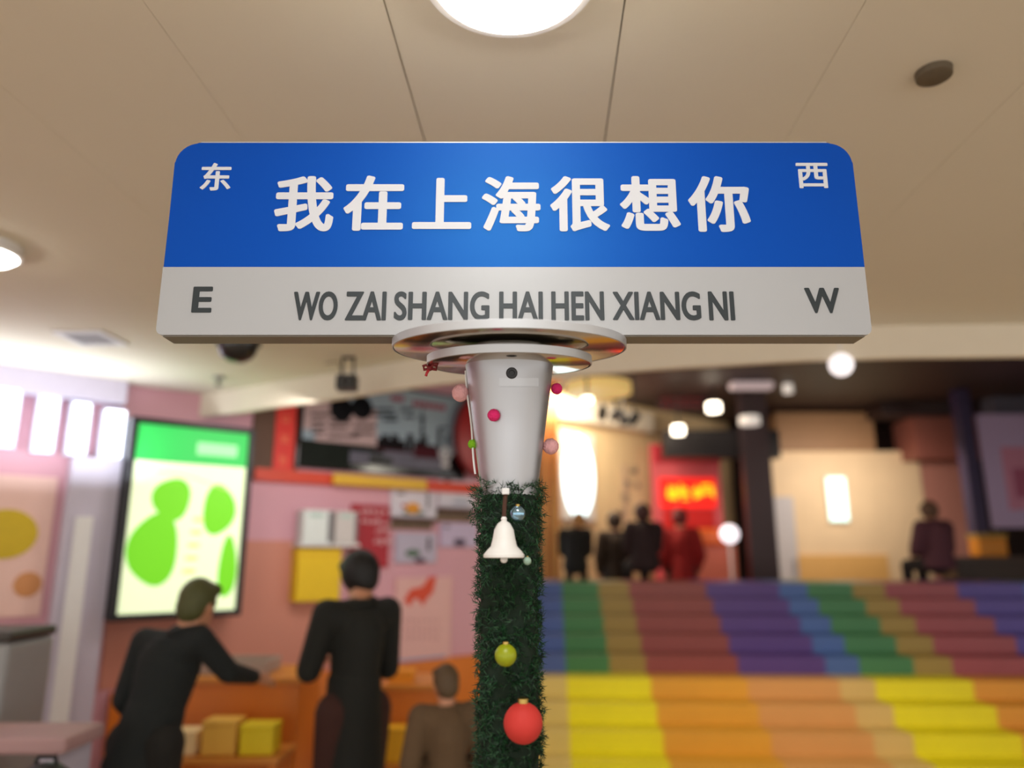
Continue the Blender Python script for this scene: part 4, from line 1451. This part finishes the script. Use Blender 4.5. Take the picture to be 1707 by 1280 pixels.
obj('lamp_base', lathe(BM(), [(0.001, -p.z), (0.14, -p.z), (0.13, -p.z + 0.025), (0.001, -p.z + 0.03)], 32), M_white, t, True)

# dark beam, pillar and glaring lamps
struct('trim_8', box(BM(), at(1108, 735, 11.4).x, at(1300, 735, 11.4).x, 11.4, 11.7, at(1200, 762, 11.4).z, at(1200, 716, 11.4).z), mat('black_beam', (30, 24, 26), 0.5))
pA = at(1243, 800, 11.2)
pB = at(1288, 800, 11.2)
struct('trim_9', box(BM(), pA.x, pB.x, 11.2, 11.39, 0, REAR_CEIL - 0.002), mat('pillar_plum', (62, 46, 50), 0.5))
for (px, py, Y, r, nm, lab, grp) in [(1190, 686, 10.8, 0.10, 'spot_lamp', 'glaring white lamp under the rear ceiling right of the red lettered board', None), (1131, 724, 11.0, 0.09, 'spot_lamp', 'white lamp at the left end of the black beam', None),
                                     (1250, 708, 10.8, 0.15, 'spot_lamp', 'broad soft white lamp just above the black beam', None), (1314, 655, 10.6, 0.07, 'spot_lamp', 'dim small lamp near the fascia right of the oblong lamp', None)]:
    g = M_glowwarm if py in (686, 724) else glow('soft_lamp_glow', (200, 190, 180), 0.9)
    hang(px, py, Y, r, 0.12, nm, lab, g)
p = at(1252, 643, 10.3)
t = thing('oblong_lamp', 'pale oblong lamp under the dark rear ceiling', 'lamp', p)
obj('shade', box(BM(), -0.30, 0.30, -0.1, 0.1, -0.05, 0.05, 0.03, 3), glow('oblong_glow', (188, 168, 168), 0.55), t)
obj('stem', tube(BM(), [(0, 0, 0.048), (0, 0, REAR_CEIL - p.z)], 0.012, 8), M_black, t, True)

# cream shop on the right
M_shop = mat('right_shop_cream', (238, 208, 168), 0.6, noise=0.08, scale=3)
pr_ = plane(12.6)
def rstruct(name, r, y0, y1, m, zmin=None, zmax=None, fr=pr_):
    t0, t1, z0, z1 = fr.rect(*r)
    return struct(name, box(BM(), t0, t1, fr.o.y + y0, fr.o.y + y1, zmin if zmin is not None else z0, zmax if zmax is not None else z1), m)


rstruct('wall_cream', (1290, 752, 1545, 975), 0, 0.2, M_shop, 0.0)
rstruct('trim_10', (1290, 690, 1450, 752), -0.15, 0.2, mat('tan_fascia', (150, 112, 78), 0.55, noise=0.15))
rstruct('trim_11', (1432, 600, 1606, 704), -0.7, -0.16, mat('canopy_umber', (56, 38, 36), 0.55, noise=0.15))
rstruct('trim_12', (1500, 704, 1612, 770), -0.5, 0.19, mat('terracotta_fascia', (140, 82, 70), 0.55, noise=0.2))
rstruct('wall_pink', (1545, 771, 1640, 975), 0.0, 0.2, mat('dusty_pink_wall', (190, 130, 116), 0.6, noise=0.1), 0.0)
t, h, H, tc, zb = wallthing(pr_, 'lit_window', 'narrow glowing pale cyan window in the cream shop wall', 'window', 1378, 792, 1414, 872, 0.05)
obj('frame', box(BM(), -h, h, 0, 0.048, 0, H, 0.02), M_cream, t)
obj('pane', box(BM(), -h * 0.86, h * 0.86, -0.012, -0.0005, H * 0.05, H * 0.95, 0.004), glow('cyan_glow', (200, 242, 236), 1.5), t)
t, h, H, tc, zb = wallthing(pr_, 'grey_door', 'pale grey door at the left end of the cream shop wall', 'door', 1292, 828, 1328, 975, 0.04)
obj('leaf', box(BM(), -h, h, 0, 0.038, -zb, H, 0.004), mat('door_grey', (200, 194, 196), 0.5), t)
obj('handle', tube(BM(), [(h * 0.6, -0.04, H * 0.1), (h * 0.6, -0.04, H * 0.3)], 0.014, 8), M_metal, t, True)
rstruct('trim_13', (1330, 925, 1480, 975), -0.04, -0.001, mat('amber_dado', (226, 176, 104), 0.5), 0.0)

# far right: purple post, lavender poster, counter with orange crate
pq = plane(10.9)
p = at(1626, 800, 10.9)
t = thing('purple_post', 'dark purple post at the right beside the lavender poster', 'post', (p.x, 10.9, 0))
obj('shaft', box(BM(), -0.10, 0.10, 0, 0.2, 0.06, REAR_CEIL - 0.002, 0.01), mat('post_purple', (52, 36, 74), 0.5), t)
obj('foot', box(BM(), -0.14, 0.14, -0.04, 0.24, 0, 0.0595, 0.006), mat('post_purple', (52, 36, 74)), t)
t, h, H, tc, zb = wallthing(pq, 'lavender_poster', 'lavender and pink poster at the right edge above the dark counter', 'poster', 1642, 690, 1790, 880, 0.0)
obj('board', box(BM(), -h, h, 0, 0.05, 0, H, 0.006), mat('lavender_board', (188, 164, 200), 0.5, noise=0.06), t)
pbox(pq, tc, zb, (1675, 745, 1720, 850), -0.006, -0.0005, 'pink_print', mat('pink_print', (204, 134, 160), 0.5), t, 0.002)
pbox(pq, tc, zb, (1690, 780, 1730, 830), -0.009, -0.0062, 'rose_print', mat('rose_print', (170, 86, 116), 0.5), t, 0.001)
for s in (-1, 1):
    obj('leg', box(BM(), s * h * 0.9 - 0.03, s * h * 0.9 + 0.03, 0.0, 0.05, -zb, -0.0005, 0.003), M_black, t)
struct('trim_14', box(BM(), at(1650, 640, 11.5).x, 10.38, 11.5, 11.8, at(1680, 742, 11.5).z, REAR_CEIL - 0.002), mat('slate_header', (92, 90, 104), 0.5, noise=0.15))
p = at(1600, 928, 10.3)
p2 = at(1790, 928, 10.3)
t = thing('dark_counter', 'dark brown counter at the right edge behind the steps', 'counter', ((p.x + p2.x) / 2, 10.42, 0))
w = (p2.x - p.x) / 2
obj('cabinet', box(BM(), -w, w, 0, 0.4, 0, p.z - 0.05, 0.006), mat('umber', (60, 40, 26), 0.5, noise=0.2), t)
obj('worktop', box(BM(), -w - 0.02, w + 0.02, -0.02, 0.42, p.z - 0.0495, p.z, 0.008), mat('umber_top', (74, 50, 36), 0.4, noise=0.2), t)
p3 = at(1652, 920, 10.55)
t = thing('orange_crate', 'orange crate on the dark brown counter at the right edge', 'crate', (p3.x, 10.6, p.z + 0.0005))
obj('crate_body', box(BM(), -0.20, 0.20, -0.13, 0.13, 0, 0.26, 0.03, 3), mat('crate_orange', (222, 138, 24), 0.5), t)
obj('crate_rim', box(BM(), -0.21, 0.21, -0.14, 0.14, 0.2605, 0.31, 0.01), mat('crate_olive', (176, 140, 60), 0.5), t)

for o in bpy.data.objects:
    if '_t' in o:
        del o['_t']
